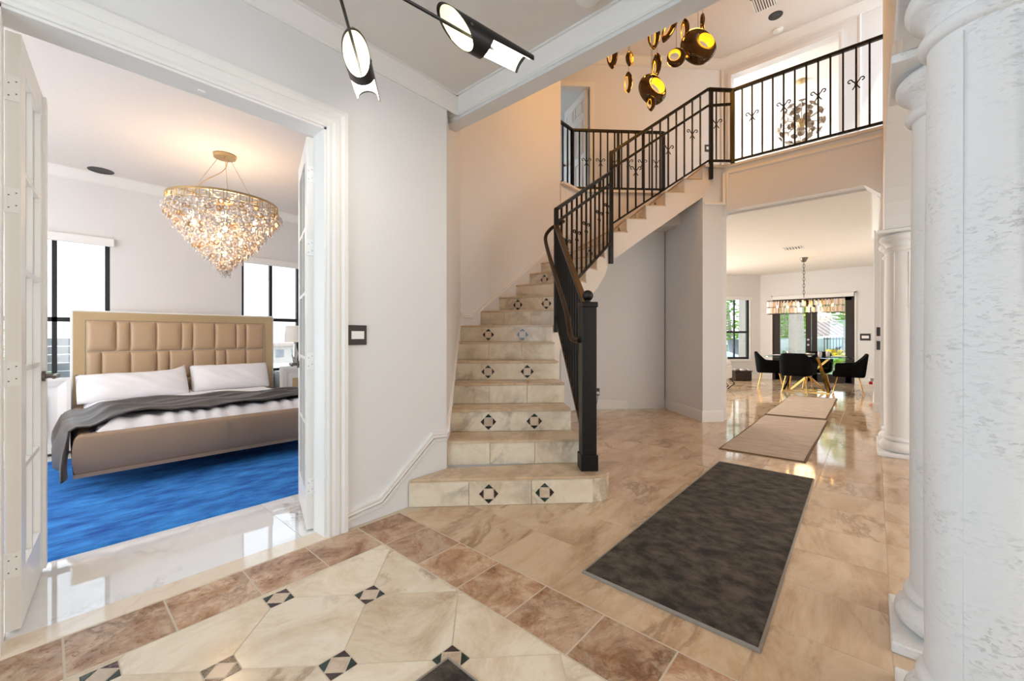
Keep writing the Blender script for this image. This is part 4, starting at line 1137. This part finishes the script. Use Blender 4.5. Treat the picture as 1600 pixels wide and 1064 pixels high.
# nightstands
def nightstand(label, x0, x1, mirror=1):
    n_ = thing('nightstand', label, 'nightstand', ((x0 + x1) / 2, 6.4, 0))
    y0, y1 = 6.18, 6.62
    MB().box(x0, x1, y0, y1, .12, .70).build('body', 'white', n_, bev=.004)
    MB().sweep([(0, 0), (0, .012), (.06, .03), (.09, .03), (.09, 0)], [(x0 + .005, y0, .125), (x0 + .005, y0, .695), (x1 - .005, y0, .695), (x1 - .005, y0, .125)], (0, -1, 0), True).build('front_frame', 'trim', n_)
    for k_ in range(3):
        d_ = MB().box(x0 + .085, x1 - .085, y0 - .018, y0 - .002, .215 + .135 * k_, .215 + .135 * k_ + .13).build('drawer', 'goldframe', n_, bev=.003)
    MB().box(x0 + .03, x1 - .03, y0 + .03, y1 - .03, .015, .12).build('plinth', 'trim', n_)
nightstand('white nightstand with gold drawers left of the bed', -.62, .08)
nightstand('white nightstand right of the bed under the lamp', 2.22, 2.88)
tl = thing('table_lamp', 'table lamp with white drum shade on the right nightstand', 'lamp', (2.42, 6.4, .70))
MB().lathe([(.07, .702), (.07, .72), (.02, .735), (.028, .85), (.045, .95), (.02, 1.05), (.012, 1.12)], (2.42, 6.4, 0), 20).build('base', 'chrome', tl, smooth=40)
MB().lathe([(.14, 1.12), (.125, 1.36), (.122, 1.36), (.137, 1.12)], (2.42, 6.4, 0), 28, caps=False).build('lamp_shade', 'shade', tl, smooth=40)
# crystal chandelier
CX, CY, CZ = 1.20, 4.96, 2.545
ch = thing('crystal_chandelier', 'large conical crystal chandelier with gold ring hanging over the bed', 'chandelier', (CX, CY, ZF))
MB().lathe([(.095, 0), (.1, -.012), (.095, -.035), (.03, -.04)], (CX, CY, ZF), 32).build('canopy', 'gold', ch, smooth=40)
RR = .47
for a in (20, 140, 260):
    MB().tube([(CX + .06 * math.cos(R_(a)), CY + .06 * math.sin(R_(a)), ZF - .03), (CX + RR * .8 * math.cos(R_(a)), CY + RR * .8 * math.sin(R_(a)), CZ + .02)], .0025, 5).build('suspension_wire', 'gold', ch)
MB().tube(bez((CX + .02, CY, ZF - .03), (CX + .05, CY, ZF - .25), (CX - .22, CY + .1, ZF - .2), (CX - .25, CY + .12, CZ), 14), .004, 6).build('power_cable', 'gold', ch)
m_ = MB()
for zz, h_ in ((CZ, .022), (CZ - .085, .012)):
    m_.lathe([(RR - .008, zz), (RR + .004, zz), (RR + .004, zz + h_), (RR - .008, zz + h_), (RR - .008, zz)], (CX, CY, 0), 64, caps=False)
ring = m_.build('ring', 'gold', ch, smooth=30)
m_ = MB(); NK = 28
for i in range(NK):
    a0 = 2 * math.pi * i / NK; da = 2 * math.pi / NK
    P = lambda t, z: (CX + RR * math.cos(a0 + da * t), CY + RR * math.sin(a0 + da * t), z)
    zt, zb = CZ, CZ - .075
    for (p, q) in (((.1, zt), (.1, zb + .02)), ((.1, zb + .02), (.6, zb + .02)), ((.6, zb + .02), (.6, zt - .02)), ((.6, zt - .02), (.35, zt - .02)), ((.85, zt), (.85, zb))):
        m_.bar(P(*p), P(*q), .007, .007)
m_.build('greek_key_band', 'gold', ring)
for sp in range(6):
    a = math.pi * sp / 6
    MB().bar((CX - RR * math.cos(a), CY - RR * math.sin(a), CZ + .005), (CX + RR * math.cos(a), CY + RR * math.sin(a), CZ + .005), .012, .008).build('spoke', 'gold', ring)
crys = MB(); amb = MB(); lay = 13
for i in range(lay):
    t = i / (lay - 1); z = CZ - .10 - .59 * t
    r = RR * (1 - t ** 1.15) + .02
    cnt = max(5, int(2 * math.pi * r / .05))
    for q in range(cnt):
        a = 2 * math.pi * (q + .5 * (i % 2)) / cnt + random.uniform(-.03, .03)
        rr_ = r + random.uniform(-.015, .015)
        p = Vector((CX + rr_ * math.cos(a), CY + rr_ * math.sin(a), z + random.uniform(-.012, .012)))
        mt = Matrix.Rotation(a + random.uniform(-.6, .6), 3, 'Z') @ Matrix.Rotation(random.uniform(-.4, .4), 3, 'Y')
        k0 = len(crys.v)
        # faceted ring drop
        vs = []
        for w__ in range(8):
            an = 2 * math.pi * w__ / 8
            for dx, rr2 in ((-.007, .027), (.007, .027), (0, .014)): vs.append(p + mt @ Vector((dx, rr2 * math.cos(an), rr2 * math.sin(an))))
        fs = []
        for w__ in range(8):
            n2 = (w__ + 1) % 8
            for s0 in range(3): fs.append((w__ * 3 + s0, n2 * 3 + s0, n2 * 3 + (s0 + 1) % 3, w__ * 3 + (s0 + 1) % 3))
        (crys if random.random() < .7 else amb).add(vs, fs)
        c2 = p + mt @ Vector((0, 0, -.04))
        crys.add([c2 + Vector((0, 0, .014)), c2 + Vector((.007, 0, 0)), c2 + Vector((0, .007, 0)), c2 + Vector((-.007, 0, 0)), c2 + Vector((0, -.007, 0)), c2 - Vector((0, 0, .016))],
                 [(0, 1, 2), (0, 2, 3), (0, 3, 4), (0, 4, 1), (5, 2, 1), (5, 3, 2), (5, 4, 3), (5, 1, 4)])
o = crys.build('crystal_drops', 'crystal', ch); o['kind'] = 'stuff'
o = amb.build('amber_drops', 'amberc', ch); o['kind'] = 'stuff'
for a, r, dz in [(i * 60 + 15, .3, -.18) for i in range(6)] + [(i * 120, .14, -.34) for i in range(3)] + [(0, 0, -.5)]:
    MB().ell((CX + r * math.cos(R_(a)), CY + r * math.sin(R_(a)), CZ + dz), .02, .02, .03, 10, 8).build('bulb', 'bulb', ch, smooth=60)
add_light('chandelier_glow', 'POINT', (CX, CY, CZ - .2), 16, (1, .74, .5), radius=.18, parent=ch)
add_light('chandelier_upglow', 'POINT', (CX, CY, CZ + .06), 6, (1, .72, .5), radius=.1, parent=ch)

# ================================================================== gold pendants over the stairs
def pend(label, u_, v_, wpx, hpx, kind, hole, yaw, tilt=0., dist=5.0, roll=0.):
    """kind disc / leaf ; hole (dx, dz, r) as fractions of the half size ; position given as bearing offsets from the camera axis at a chosen distance"""
    d = dist; r = (u_ - 800) / 641 * d; z = CAM_H + (526 - v_) / 641 * d
    x = d * ca + r * sa; y = d * sa - r * ca
    W, Hh = wpx / 641 * d / 2, hpx / 641 * d / 2
    x, y, z = round(x, 2), round(y, 2), round(z, 2)
    p = thing('pendant_lamp', label, 'pendant lamp', (x, y, z), group='gold mirrored pendants hanging in the stair hall')
    hx_, hz_, hr = hole
    T_ = (.42 if kind == 'disc' else .45) * W
    N_, S_ = 40, 20
    def outline(a):
        if kind == 'disc': return W * math.cos(a), Hh * math.sin(a)
        c, s_ = math.cos(a), math.sin(a)
        return W * c * (1 - .35 * abs(s_) ** 3), Hh * s_ * (1 + .0 * abs(s_))
    def inner(a):
        if kind == 'disc': return hx_ * W + hr * W * math.cos(a), hz_ * Hh + hr * Hh * math.sin(a)
        return hx_ * W + hr * W * .6 * math.cos(a), hz_ * Hh + hr * Hh * math.sin(a)
    def fn(a_, b_):
        a = 2 * math.pi * a_; b = 2 * math.pi * b_
        ox, oz = outline(a); ix, iz = inner(a); m = (1 - math.cos(b)) / 2
        m = m ** .8
        w_ = math.hypot(ox - ix, oz - iz)
        return (ix + (ox - ix) * m, T_ * math.sin(b) * min(1, .35 + w_ / W * .7), iz + (oz - iz) * m)
    mt = Matrix.Rotation(yaw, 3, 'Z') @ Matrix.Rotation(tilt, 3, 'X') @ Matrix.Rotation(roll, 3, 'Y')
    sh = MB().grid(fn, N_, S_, True, True).rot(mt).build('shell', 'mirror', p, world=False, smooth=80)
    def lf(a_, b_):
        a = 2 * math.pi * a_; ix, iz = inner(a); k_ = 1.12 + .5 * abs(2 * b_ - 1) ** 2 * .6
        cx_, cz_ = hx_ * W, hz_ * Hh
        return (cx_ + (ix - cx_) * (k_ - .14), T_ * .62 * (2 * b_ - 1), cz_ + (iz - cz_) * (k_ - .14))
    MB().grid(lf, N_, 6, True).rot(mt).build('lit_liner', 'amber', sh, world=False, smooth=80)
    MB().tube([(0, 0, Hh * .96), (0, 0, ZU - z)], .002, 5).build('cord', 'black', p, world=False)
    return p
fc = YAW - math.pi / 2     # faces back along the camera bearing
pend('mirrored leaf pendant half behind the beam, leftmost of the cluster', 956, 88, 17, 40, 'leaf', (-.4, .1, .55), fc - .5)
pend('small oval pendant with lit right side at the left of the cluster', 984, 92, 15, 23, 'leaf', (.4, 0, .6), fc + .5)
pend('slim leaf pendant hanging below the small oval one on the left', 982, 128, 13, 33, 'leaf', (-.5, -.05, .65), fc - .7)
pend('leaf pendant with wide amber opening cut by the beam', 1022, 56, 19, 42, 'leaf', (-.25, -.1, .62), fc - .2)
pend('tilted leaf pendant touching the beam edge, amber slot on its left', 1046, 44, 18, 44, 'leaf', (-.3, 0, .55), fc - .4, 0, 5.2, .45)
pend('upright leaf pendant above the small ring pendant', 1071, 45, 13, 33, 'leaf', (-.5, -.1, .6), fc - .8, 0, 5.4)
pend('uppermost leaf pendant behind the largest disc', 1097, 34, 12, 28, 'leaf', (.5, -.1, .6), fc + .9, 0, 5.4)
pend('largest mirrored disc pendant with amber round opening at upper right', 1091, 73, 57, 56, 'disc', (.36, .22, .36), fc + .15, -.15, 4.8)
pend('small ring pendant glowing beside the largest disc', 1056, 90, 28, 30, 'disc', (-.2, .15, .5), fc - .3, -.1, 4.6)
pend('lower mirrored disc pendant with tall amber opening', 1019, 140, 47, 50, 'disc', (.28, .15, .42), fc + .35, -.2, 4.9)
pend('smallest lowest oval pendant below the lower disc', 1017, 162, 13, 24, 'leaf', (-.4, 0, .6), fc - .5, 0, 4.7)
pend('dark slim leaf pendant standing over the lower disc', 1027, 100, 15, 35, 'leaf', (-.55, -.3, .55), fc - .9, 0, 5.1)
hubp = thing('pendant_canopy', 'round gold canopy on the tall ceiling from which the pendants hang', 'canopy', (4.9, 1.95, ZU))
MB().lathe([(.36, 0), (.36, -.03), (.33, -.04)], (4.9, 1.95, ZU), 40).build('plate', 'mirror', hubp, smooth=40)
for (x, y, z), pw in (((4.85, 2.0, 4.3), 27), ((4.75, 2.2, 5.4), 22), ((5.2, 1.6, 5.0), 19)):
    add_light('pendant_glow', 'POINT', (x, y, z), pw, (1, .45, .06), radius=.12, parent=hubp)

# ================================================================== bright upstairs room
SX, SY, SZ = 9.84, 1.07, 5.42
sp = thing('burst_chandelier', 'spiky chandelier of gilded discs seen through the upstairs opening', 'chandelier', (SX, SY, ZU))
MB().lathe([(.09, 0), (.09, -.03), (.02, -.06)], (SX, SY, ZU), 20).build('canopy', 'gold', sp, smooth=40)
MB().tube([(SX, SY, ZU - .05), (SX + .01, SY, ZU - .3), (SX - .01, SY, SZ + .2)], .006, 6).build('stem', 'white', sp)
MB().ell((SX, SY, SZ), .09, .09, .09, 14, 10).build('core', 'gold', sp, smooth=60)
for i in range(44):
    zz = 1 - 2 * (i + .5) / 44; a = i * 2.39996; r = math.sqrt(1 - zz * zz); dv_ = Vector((r * math.cos(a), r * math.sin(a), zz))
    L = random.uniform(.28, .40); q = dv_.to_track_quat('Z', 'Y').to_matrix(); c = Vector((SX, SY, SZ))
    m_ = MB().lathe([(.005, .08), (.005, L)], n=5); m_.lathe([(.001, L), (.03, L + .005), (.066, L + .03), (.062, L + .032), (.02, L + .012)], n=10)
    m_.rot(q); m_.v = [tuple(Vector(p) + c) for p in m_.v]
    m_.build('disc', 'pewter', sp, smooth=40)
    if i % 3 == 0:
        m_ = MB().tube([c + dv_ * .1, c + dv_ * (L + .1)], .005, 5); m_.build('spike', 'nickel', sp)

# ================================================================== dining room
tb = thing('dining_table', 'glass dining table on crossed gold legs with place settings', 'table', (11.12, 1.12, 0))
def rr_poly(cx, cy, hx_, hy_, r, n=6):
    P = []
    for sx, sy, a0 in ((1, 1, 0), (-1, 1, 90), (-1, -1, 180), (1, -1, 270)):
        for i in range(n + 1):
            a = R_(a0 + 90 * i / n); P.append((cx + sx * (hx_ - r) + r * math.cos(a), cy + sy * (hy_ - r) + r * math.sin(a)))
    return P
MB().prism(rr_poly(11.12, 1.1, .5, .78, .22), .745, .76).build('glass_top', 'tableglass', tb)
for (x0, y0, x1, y1) in ((10.86, 1.5, 11.3, 1.25), (11.36, 1.48, 10.95, 1.3), (10.88, .72, 11.3, .95), (11.4, .72, 10.95, .9), (11.05, 1.4, 11.15, .7), (11.2, .8, 11.1, 1.45)):
    MB().bar((x0, y0, .02), (x1, y1, .744), .042, .022, (1, 0, 0)).build('leg', 'brass', tb)
MB().sweep([(-.02, 0), (.02, 0), (.02, .018), (-.02, .018)], [(10.86, 1.52, .002), (10.88, .7, .002), (11.4, .7, .002), (11.38, 1.5, .002)], (0, 0, 1), True).build('foot_frame', 'brass', tb)

def tub_chair(label, x, y, rz):
    """upholstered armchair facing local +x"""
    c = thing('dining_chair', label, 'chair', (x, y, 0), rz, group='black velvet dining chairs around the glass table')
    def shell(u_, v_):
        # u around from right arm front, across back, to left arm front ; v up
        s_ = 2 * u_ - 1; ab = abs(s_)
        if ab < .38: px_, py_ = -.25, s_ / .38 * .16
        elif ab < .58:
            a = (ab - .38) / .2 * math.pi / 2; px_, py_ = -.25 + .1 * (1 - math.cos(a)), math.copysign(.16 + .1 * math.sin(a), s_)
        else: px_, py_ = -.15 + (ab - .58) / .42 * .36, math.copysign(.26 + .01 * (ab - .58), s_)
        top = .85 if ab < .42 else (.85 - (ab - .42) / .2 * .2 if ab < .62 else .65 - (ab - .62) * .06)
        z = .40 + (top - .40) * v_
        lean = .05 * v_ * (1 if ab < .42 else max(0, 1 - (ab - .42) / .16))
        return (px_ - lean, py_ * (1 + .06 * v_), z)
    o = MB().grid(shell, 44, 8).build('back_shell', 'velvet', c, world=False, smooth=70)
    md = o.modifiers.new('solid', 'SOLIDIFY'); md.thickness = .05; md.offset = 0
    md = o.modifiers.new('bev', 'BEVEL'); md.width = .015; md.segments = 2
    MB().prism(rr_poly(-.01, 0, .26, .255, .08), .37, .48).build('seat', 'velvet', c, world=False, bev=.03, smooth=40)
    for sx, sy in ((1, 1), (1, -1), (-1, 1), (-1, -1)):
        MB().tube([(sx * .17, sy * .17, .38), (sx * .25, sy * .23, .0)], [.013, .008], 8).build('leg', 'brass', c, world=False, smooth=60)
    return c
tub_chair('black velvet dining chair at the left end of the glass table', 11.15, 1.80, R_(-82))
tub_chair('black velvet dining chair with its back to the hall', 10.66, 1.22, R_(-8))
tub_chair('black velvet dining chair at the right end of the glass table', 11.02, .40, R_(92))
tub_chair('black velvet dining chair behind the table by the glass doors', 11.82, 1.0, R_(178))
def lathe_thing(name, label, cat, x, y, z, parts, group):
    o = thing(name, label, cat, (x, y, z), group=group)
    for nm, prof, mt in parts: MB().lathe(prof, (x, y, z), 20).build(nm, mt, o, smooth=40)
    return o
for lb, x, y in (('white dinner plate at the left end of the table', 11.12, 1.66), ('white dinner plate at the near side of the table', 10.78, 1.12), ('white dinner plate at the right end of the table', 11.12, .56)):
    lathe_thing('dinner_plate', lb, 'plate', x, y, .76, [('plate', [(.06, .001), (.09, .006), (.135, .02), (.133, .024), (.085, .012), (.001, .01)], 'plate'), ('napkin', [(.05, .013), (.045, .03), (.001, .032)], 'linen')], 'plates on the glass table')
for lb, x, y in (('stemless glass left of the table centre', 10.95, 1.42), ('stemless glass right of the table centre', 10.9, .86), ('stemless glass behind the right plate', 11.3, .75)):
    lathe_thing('drinking_glass', lb, 'glass', x, y, .76, [('bowl', [(.028, .001), (.033, .01), (.04, .07), (.036, .12), (.034, .12), (.038, .07), (.03, .012), (.001, .01)], 'crystal')], 'glasses on the glass table')
lathe_thing('serving_bowl', 'low silver bowl in the middle of the glass table', 'bowl', 11.1, 1.1, .76, [('bowl', [(.05, .001), (.06, .008), (.14, .05), (.15, .07), (.145, .07), (.13, .05), (.001, .015)], 'chrome')], None)

KX, KY = 11.1, 1.16
dc = thing('linear_chandelier', 'long oval crystal chandelier on a chain over the dining table', 'chandelier', (KX, KY, 2.95))
MB().lathe([(.075, 0), (.075, -.02), (.04, -.09), (.02, -.1)], (KX, KY, 2.95), 20).build('canopy', 'nickel', dc, smooth=40)
for i in range(11):
    z = 2.84 - i * .073; a = (i % 2) * math.pi / 2
    pts = [(KX + .016 * math.cos(t) * math.cos(a), KY + .016 * math.cos(t) * math.sin(a), z + .045 * math.sin(t)) for t in [2 * math.pi * q / 10 for q in range(10)]]
    MB().tube(pts, .005, 5, True).build('chain_link', 'black', dc)
def oval(t, rx=.19, ry=.70): return (KX + rx * math.copysign(abs(math.cos(t)) ** .6, math.cos(t)), KY + ry * math.copysign(abs(math.sin(t)) ** .75, math.sin(t)))
for z in (2.02, 1.87, 1.72): MB().tube([(*oval(2 * math.pi * q / 48), z) for q in range(48)], .006, 5, True).build('ring', 'black', dc)
cr = MB(); ca_ = MB()
for tier in range(2):
    for q in range(64):
        t = 2 * math.pi * (q + .5 * tier) / 64; x, y = oval(t); x2, y2 = oval(t + .02); d = Vector((x2 - x, y2 - y, 0)).normalized(); n_ = Vector((-d.y, d.x, 0)); z0 = 2.01 - .145 * tier; c = Vector((x, y, 0))
        w_ = .016
        P = [c - d * w_ - n_ * .006, c + d * w_ - n_ * .006, c + d * w_ + n_ * .006, c - d * w_ + n_ * .006]
        (cr if (q + tier) % 3 else ca_).ext([(p.x, p.y, z0 - .13) for p in P], (0, 0, .12))
o = cr.build('crystal_bars', 'crystal', dc); o['kind'] = 'stuff'
o = ca_.build('smoky_crystal_bars', 'amberc', dc); o['kind'] = 'stuff'
for q in range(6): MB().ell((KX, KY - .5 + .2 * q, 1.88), .018, .018, .035, 8, 6).build('bulb', 'bulb', dc, smooth=60)
add_light('dining_glow', 'POINT', (KX, KY, 1.85), 12, WARM, radius=.2, parent=dc)

sf = thing('sofa', 'corner of a white sofa on black bent metal legs by the dining window', 'sofa', (9.9, 2.85, 0))
MB().box(9.7, 10.35, 2.42, 3.4, .26, .55).build('seat_base', 'linen', sf, bev=.02)
MB().box(9.72, 10.33, 2.43, 3.38, .55, .66).build('seat_cushion', 'linen', sf, bev=.04)
MB().ell((10.05, 2.62, .72), .2, .17, .09, 14, 8).build('bolster', 'linen', sf, smooth=60)
for x in (9.78, 10.28): MB().tube([(x, 2.46, .26), (x, 2.36, .14), (x, 2.50, .012)], .014, 6).build('leg', 'black', sf)
for x in (9.78, 10.28): MB().tube([(x, 3.3, .26), (x, 3.2, .14), (x, 3.34, .012)], .014, 6).build('leg', 'black', sf)
bk = thing('storage_basket', 'dark woven box holding toys under the dining window', 'basket', (12.6, 2.75, 0), R_(-45))
MB().box(-.24, .24, -.15, .15, .002, .26).build('body', 'brownbox', bk, world=False, bev=.02)
MB().sweep([(-.012, 0), (.012, 0), (.012, .02), (-.012, .02)], [(-.24, -.15, .25), (.24, -.15, .25), (.24, .15, .25), (-.24, .15, .25)], (0, 0, 1), True).build('rim', 'brownbox', bk, world=False)
for i in range(6): MB().ell((-.18 + .07 * i, random.uniform(-.08, .08), .285), .05, .05, .035, 10, 6).build('toy', 'linen' if i % 2 else 'rugedge', bk, world=False, smooth=60)

# ================================================================== outside
g = MB().box(13.62, 60, -25, 40, -.22, -.12).build('ground', 'grass'); tag(g, 'sunlit lawn outside the dining room', 'lawn', kind='structure')
g = MB().box(13.62, 16.5, -6, 8, -.119, -.05).build('patio', 'deck'); tag(g, 'pale patio outside the glass doors', 'patio', kind='structure')
g = MB().box(-12, 13.6, 6.8, 40, -.3, -.2).build('yard', 'deck'); tag(g, 'pale ground outside the bedroom windows', 'ground', kind='structure')
def foliage(c, rx, ry, rz, n, s, seed):
    rnd = random.Random(seed); m_ = MB()
    for i in range(n):
        a = rnd.uniform(0, 2 * math.pi); zz = rnd.uniform(-1, 1); r = rnd.uniform(.55, 1) ** .5; q = math.sqrt(1 - zz * zz)
        lump = 1 + .25 * math.sin(a * 3 + seed) * math.sin(zz * 4 + seed)
        p = Vector((c[0] + rx * r * q * math.cos(a) * lump, c[1] + ry * r * q * math.sin(a) * lump, c[2] + rz * r * zz * lump))
        mt = Matrix.Rotation(rnd.uniform(0, 6), 3, 'Z') @ Matrix.Rotation(rnd.uniform(-1, 1), 3, 'X'); k_ = s * rnd.uniform(.6, 1.3)
        m_.add([p + mt @ Vector(v) * k_ for v in ((-1, 0, 0), (0, -.42, .08), (1, 0, 0), (0, .42, .08))], [(0, 1, 2, 3)])
    return m_
def tree(label, x, y, h, r, rz, n, s, m, seed, trunk=.14, group=None):
    t = thing('tree', label, 'tree', (x, y, -.12), group=group)
    MB().tube([(x, y, -.12), (x + .1, y, h * .5), (x, y + .1, h)], [trunk, trunk * .8, trunk * .5], 8).build('trunk', 'bark', t, smooth=60)
    o = foliage((x, y, h), r, r, rz, n, s, seed).build('foliage', m, t, fixn=False); o['kind'] = 'stuff'
def pos(u_, d_): r = (u_ - 800) / 641 * d_; return d_ * ca + r * sa, d_ * sa - r * ca
x, y = pos(1140, 27); tree('leafy tree filling the upper dining window', x, y, 3.2, 1.9, 2.8, 1700, .2, 'leafa', 1)
x, y = pos(1100, 34); tree('darker tree beside the one in the dining window', x, y, 2.6, 2.0, 2.6, 1500, .2, 'leafb', 2)
x, y = pos(1228, 30); tree('bushy tree left of the palm trunk beyond the boat', x, y, 3.2, 1.7, 2.5, 1500, .2, 'leafa', 3)
x, y = pos(1205, 38); tree('dark tree behind the bushy tree beyond the boat', x, y, 3.4, 2.2, 3.2, 1200, .25, 'leafb', 4)
x, y = pos(1322, 20); tree('overhanging tree at the right of the glass doors', x, y, 3.4, 1.2, 1.4, 1300, .16, 'leafa', 5)
def palm(label, x, y, r, h):
    t = thing('palm_tree', label, 'palm tree', (x, y, -.12))
    MB().tube([(x, y, -.12 + h * i / 10) for i in range(11)], [r * (1.1 - .02 * i + .02 * (i % 2)) for i in range(11)], 14).build('trunk', 'bark', t, smooth=60)
    m_ = MB()
    for i in range(12):
        a = i * 2 * math.pi / 12; d = Vector((math.cos(a), math.sin(a), 0)); s_ = Vector((-d.y, d.x, 0)); o_ = Vector((x, y, h - .12))
        for q in range(8):
            t0 = q / 8; t1 = (q + 1) / 8; f = lambda t: o_ + d * (.75 * t) + Vector((0, 0, .5 * t - 1.2 * t * t))
            m_.add([f(t0) - s_ * .25 * (1 - t0), f(t1) - s_ * .25 * (1 - t1), f(t1) + s_ * .25 * (1 - t1), f(t0) + s_ * .25 * (1 - t0)], [(0, 1, 2, 3)])
    o = m_.build('frond_crown', 'leafb', t, fixn=False); o['kind'] = 'stuff'
x, y = pos(1244, 14.2); palm('thick pale palm trunk right outside the glass doors', x, y, .21, 5)
x, y = pos(1163, 15.5); palm('pale palm trunk in the right half of the dining window', x, y, .18, 5)
# boat
bx, by_ = pos(1248, 23)
boat = thing('motor_boat', 'white motor boat with blue underside standing on land beyond the doors', 'boat', (bx, by_, 0), YAW - math.pi / 2)
def hull(u_, v_, zlo, zhi, wlo, whi):
    # u along the hull from stern to bow, v from left gunwale under the keel to right gunwale
    t = u_; w_ = (whi * (1 - max(0, (t - .45) / .55) ** 2.2)); a = math.pi * v_
    keel = zlo + (zhi - zlo) * .8 * max(0, (t - .6) / .4) ** 1.8
    sheer = zhi + .28 * t * t
    s_ = math.sin(a); k_ = max(0, s_) ** .6
    return (-3.4 + 6.0 * t + (.35 * max(0, t - .7) / .3) * (1 - k_), w_ * math.cos(a) * (1 if True else 0), sheer + (keel - sheer) * k_)
MB().grid(lambda u_, v_: hull(u_, v_, -.1, 1.0, 0, 1.15), 24, 20).build('hull', 'boatw', boat, world=False, smooth=60)
MB().grid(lambda u_, v_: hull(.02 + .9 * u_, .16 + .68 * v_, -.13, .93, 0, 1.18), 22, 14).build('bottom_paint', 'boatb', boat, world=False, smooth=60)
MB().grid(lambda u_, v_: (lambda a, b: (a[0], a[1] + (b[1] - a[1]) * v_, a[2] + .06 * math.sin(math.pi * v_)))(hull(u_, 0, -.1, 1.0, 0, 1.15), hull(u_, 1, -.1, 1.0, 0, 1.15)), 24, 8).build('deck', 'boatw', boat, world=False, smooth=60)
MB().box(-2.6, -1.6, -.5, .5, 1.0, 1.5).build('console', 'boatw', boat, world=False, bev=.1)
MB().bar((-1.6, 0, 1.5), (-1.75, 0, 2.1), .05, .05).build('antenna', 'boatw', boat, world=False)
for xx in (-2.2, .6): MB().box(xx - .1, xx + .1, -.8, .8, -.12, -.0).bar((xx, -.7, -.1), (xx, -.4, .3), .08, .08).bar((xx, .7, -.1), (xx, .4, .3), .08, .08).build('cradle', 'siding', boat, world=False)
# second hull seen in the left window
sx_, sy_ = pos(1126, 17.5)
b2 = thing('covered_boat', 'white covered boat low in the dining window', 'boat', (sx_, sy_, 0), YAW - math.pi / 2 + .2)
MB().grid(lambda u_, v_: (-1.6 + 2.9 * u_, math.cos(math.pi * v_) * .8 * math.sin(math.pi * min(.98, u_ * .9 + .08)) ** .5, -.1 + .75 * math.sin(math.pi * v_) * math.sin(math.pi * min(.98, u_ * .85 + .12)) ** .6), 20, 14).build('cover', 'boatw', b2, world=False, smooth=60)
MB().box(-1.2, 1.0, -.6, .6, -.12, .08).build('trailer', 'siding', b2, world=False)
# neighbour house with tiled hip roof
hx_, hy_ = pos(1300, 36)
hs = thing('neighbour_house', 'pale house with a light tiled roof beyond the boat', 'house', (hx_, hy_, -.12), YAW - math.pi / 2)
MB().box(-4.5, 4.5, 0, 6, 0, 1.45).build('walls', 'extwall', hs, world=False)
rf = MB().add([(-5, -.5, 1.4), (5, -.5, 1.4), (5, 6.5, 1.4), (-5, 6.5, 1.4), (-2.4, 3, 3.2), (2.4, 3, 3.2)], [(0, 1, 5, 4), (1, 2, 5), (2, 3, 4, 5), (3, 0, 4), (0, 3, 2, 1)]).build('roof', 'rooft', hs, world=False)
for i in range(20):
    x = -4.75 + i * .5; t = 1 - max(0, (abs(x) - 2.4) / 2.6)
    MB().tube([(x, -.5, 1.44), (x, -.5 + 3.5 * t, 1.44 + 1.8 * t)], .09, 6).build('tile_row', 'rooft', rf, world=False)
for x in (-3, -.8, 1.4, 3.2): MB().box(x - .4, x + .4, -.03, .02, .4, 1.2).build('window', 'winblack', hs, world=False)
up = MB().box(-3.2, 1.0, 3.2, 6.0, 2.4, 4.4).build('upper_floor', 'extwall', hs, world=False)
MB().box(-.6, -.2, 3.15, 3.2, 3.0, 3.8).build('window', 'winblack', up, world=False)
# fence, shrubs and flowers
fcx, fcy = pos(1318, 19)
fn_ = thing('garden_fence', 'black picket fence at the right beyond the doors', 'fence', (fcx, fcy, -.12), YAW - math.pi / 2)
for i in range(14): MB().box(-.9 + i * .14, -.9 + i * .14 + .022, -.011, .011, 0, 1.3).build('picket', 'black', fn_, world=False)
for z in (.15, 1.2): MB().box(-.92, .98, -.015, .015, z, z + .035).build('rail', 'black', fn_, world=False)
def shrub(label, u_, d_, h, r, m, n, s, seed):
    x, y = pos(u_, d_); t = thing('shrub', label, 'shrub', (x, y, -.12))
    MB().tube([(x, y, -.12), (x, y, h * .6)], .04, 6).build('stem', 'bark', t)
    o = foliage((x, y, h * .55), r, r, h * .6, n, s, seed).build('foliage', m, t, fixn=False); o['kind'] = 'stuff'
shrub('low green shrub left of the palm trunk outside the doors', 1224, 15.5, .55, .35, 'leafb', 260, .1, 11)
shrub('yellow flowering shrub by the picket fence', 1302, 17.3, .6, .4, 'leafy', 320, .08, 12)
shrub('pale green hedge under the flowers', 1318, 15.9, .35, .5, 'leafa', 300, .08, 13)
# outside the bedroom windows
fw_ = thing('siding_fence', 'grey clapboard fence seen low in the left bedroom window', 'fence', (.6, 9.2, -.2))
for i in range(11): MB().box(-.15, 1.6, 9.2, 9.23, -.19 + i * .125, -.19 + i * .125 + .118).build('board', 'siding', fw_)
t = thing('shrub', 'yellow-green shrub beside the clapboard fence', 'shrub', (-.35, 8.9, -.2))
MB().tube([(-.35, 8.9, -.2), (-.35, 8.9, .6)], .04, 6).build('stem', 'bark', t)
o = foliage((-.35, 8.9, .55), .35, .3, .75, 420, .09, 21).build('foliage', 'leafa', t, fixn=False); o['kind'] = 'stuff'
nb = thing('far_building', 'pale building far outside the right bedroom window', 'building', (8.5, 24, -.2))
MB().box(6.2, 11.5, 24, 27, -.2, .7).build('walls', 'extwall', nb)
MB().box(6.0, 11.7, 23.8, 27.2, .7, .85).build('roof', 'rooft', nb)
for i in range(6): MB().box(6.5 + i * .8, 6.9 + i * .8, 23.97, 24.0, .1, .5).build('window', 'siding', nb)
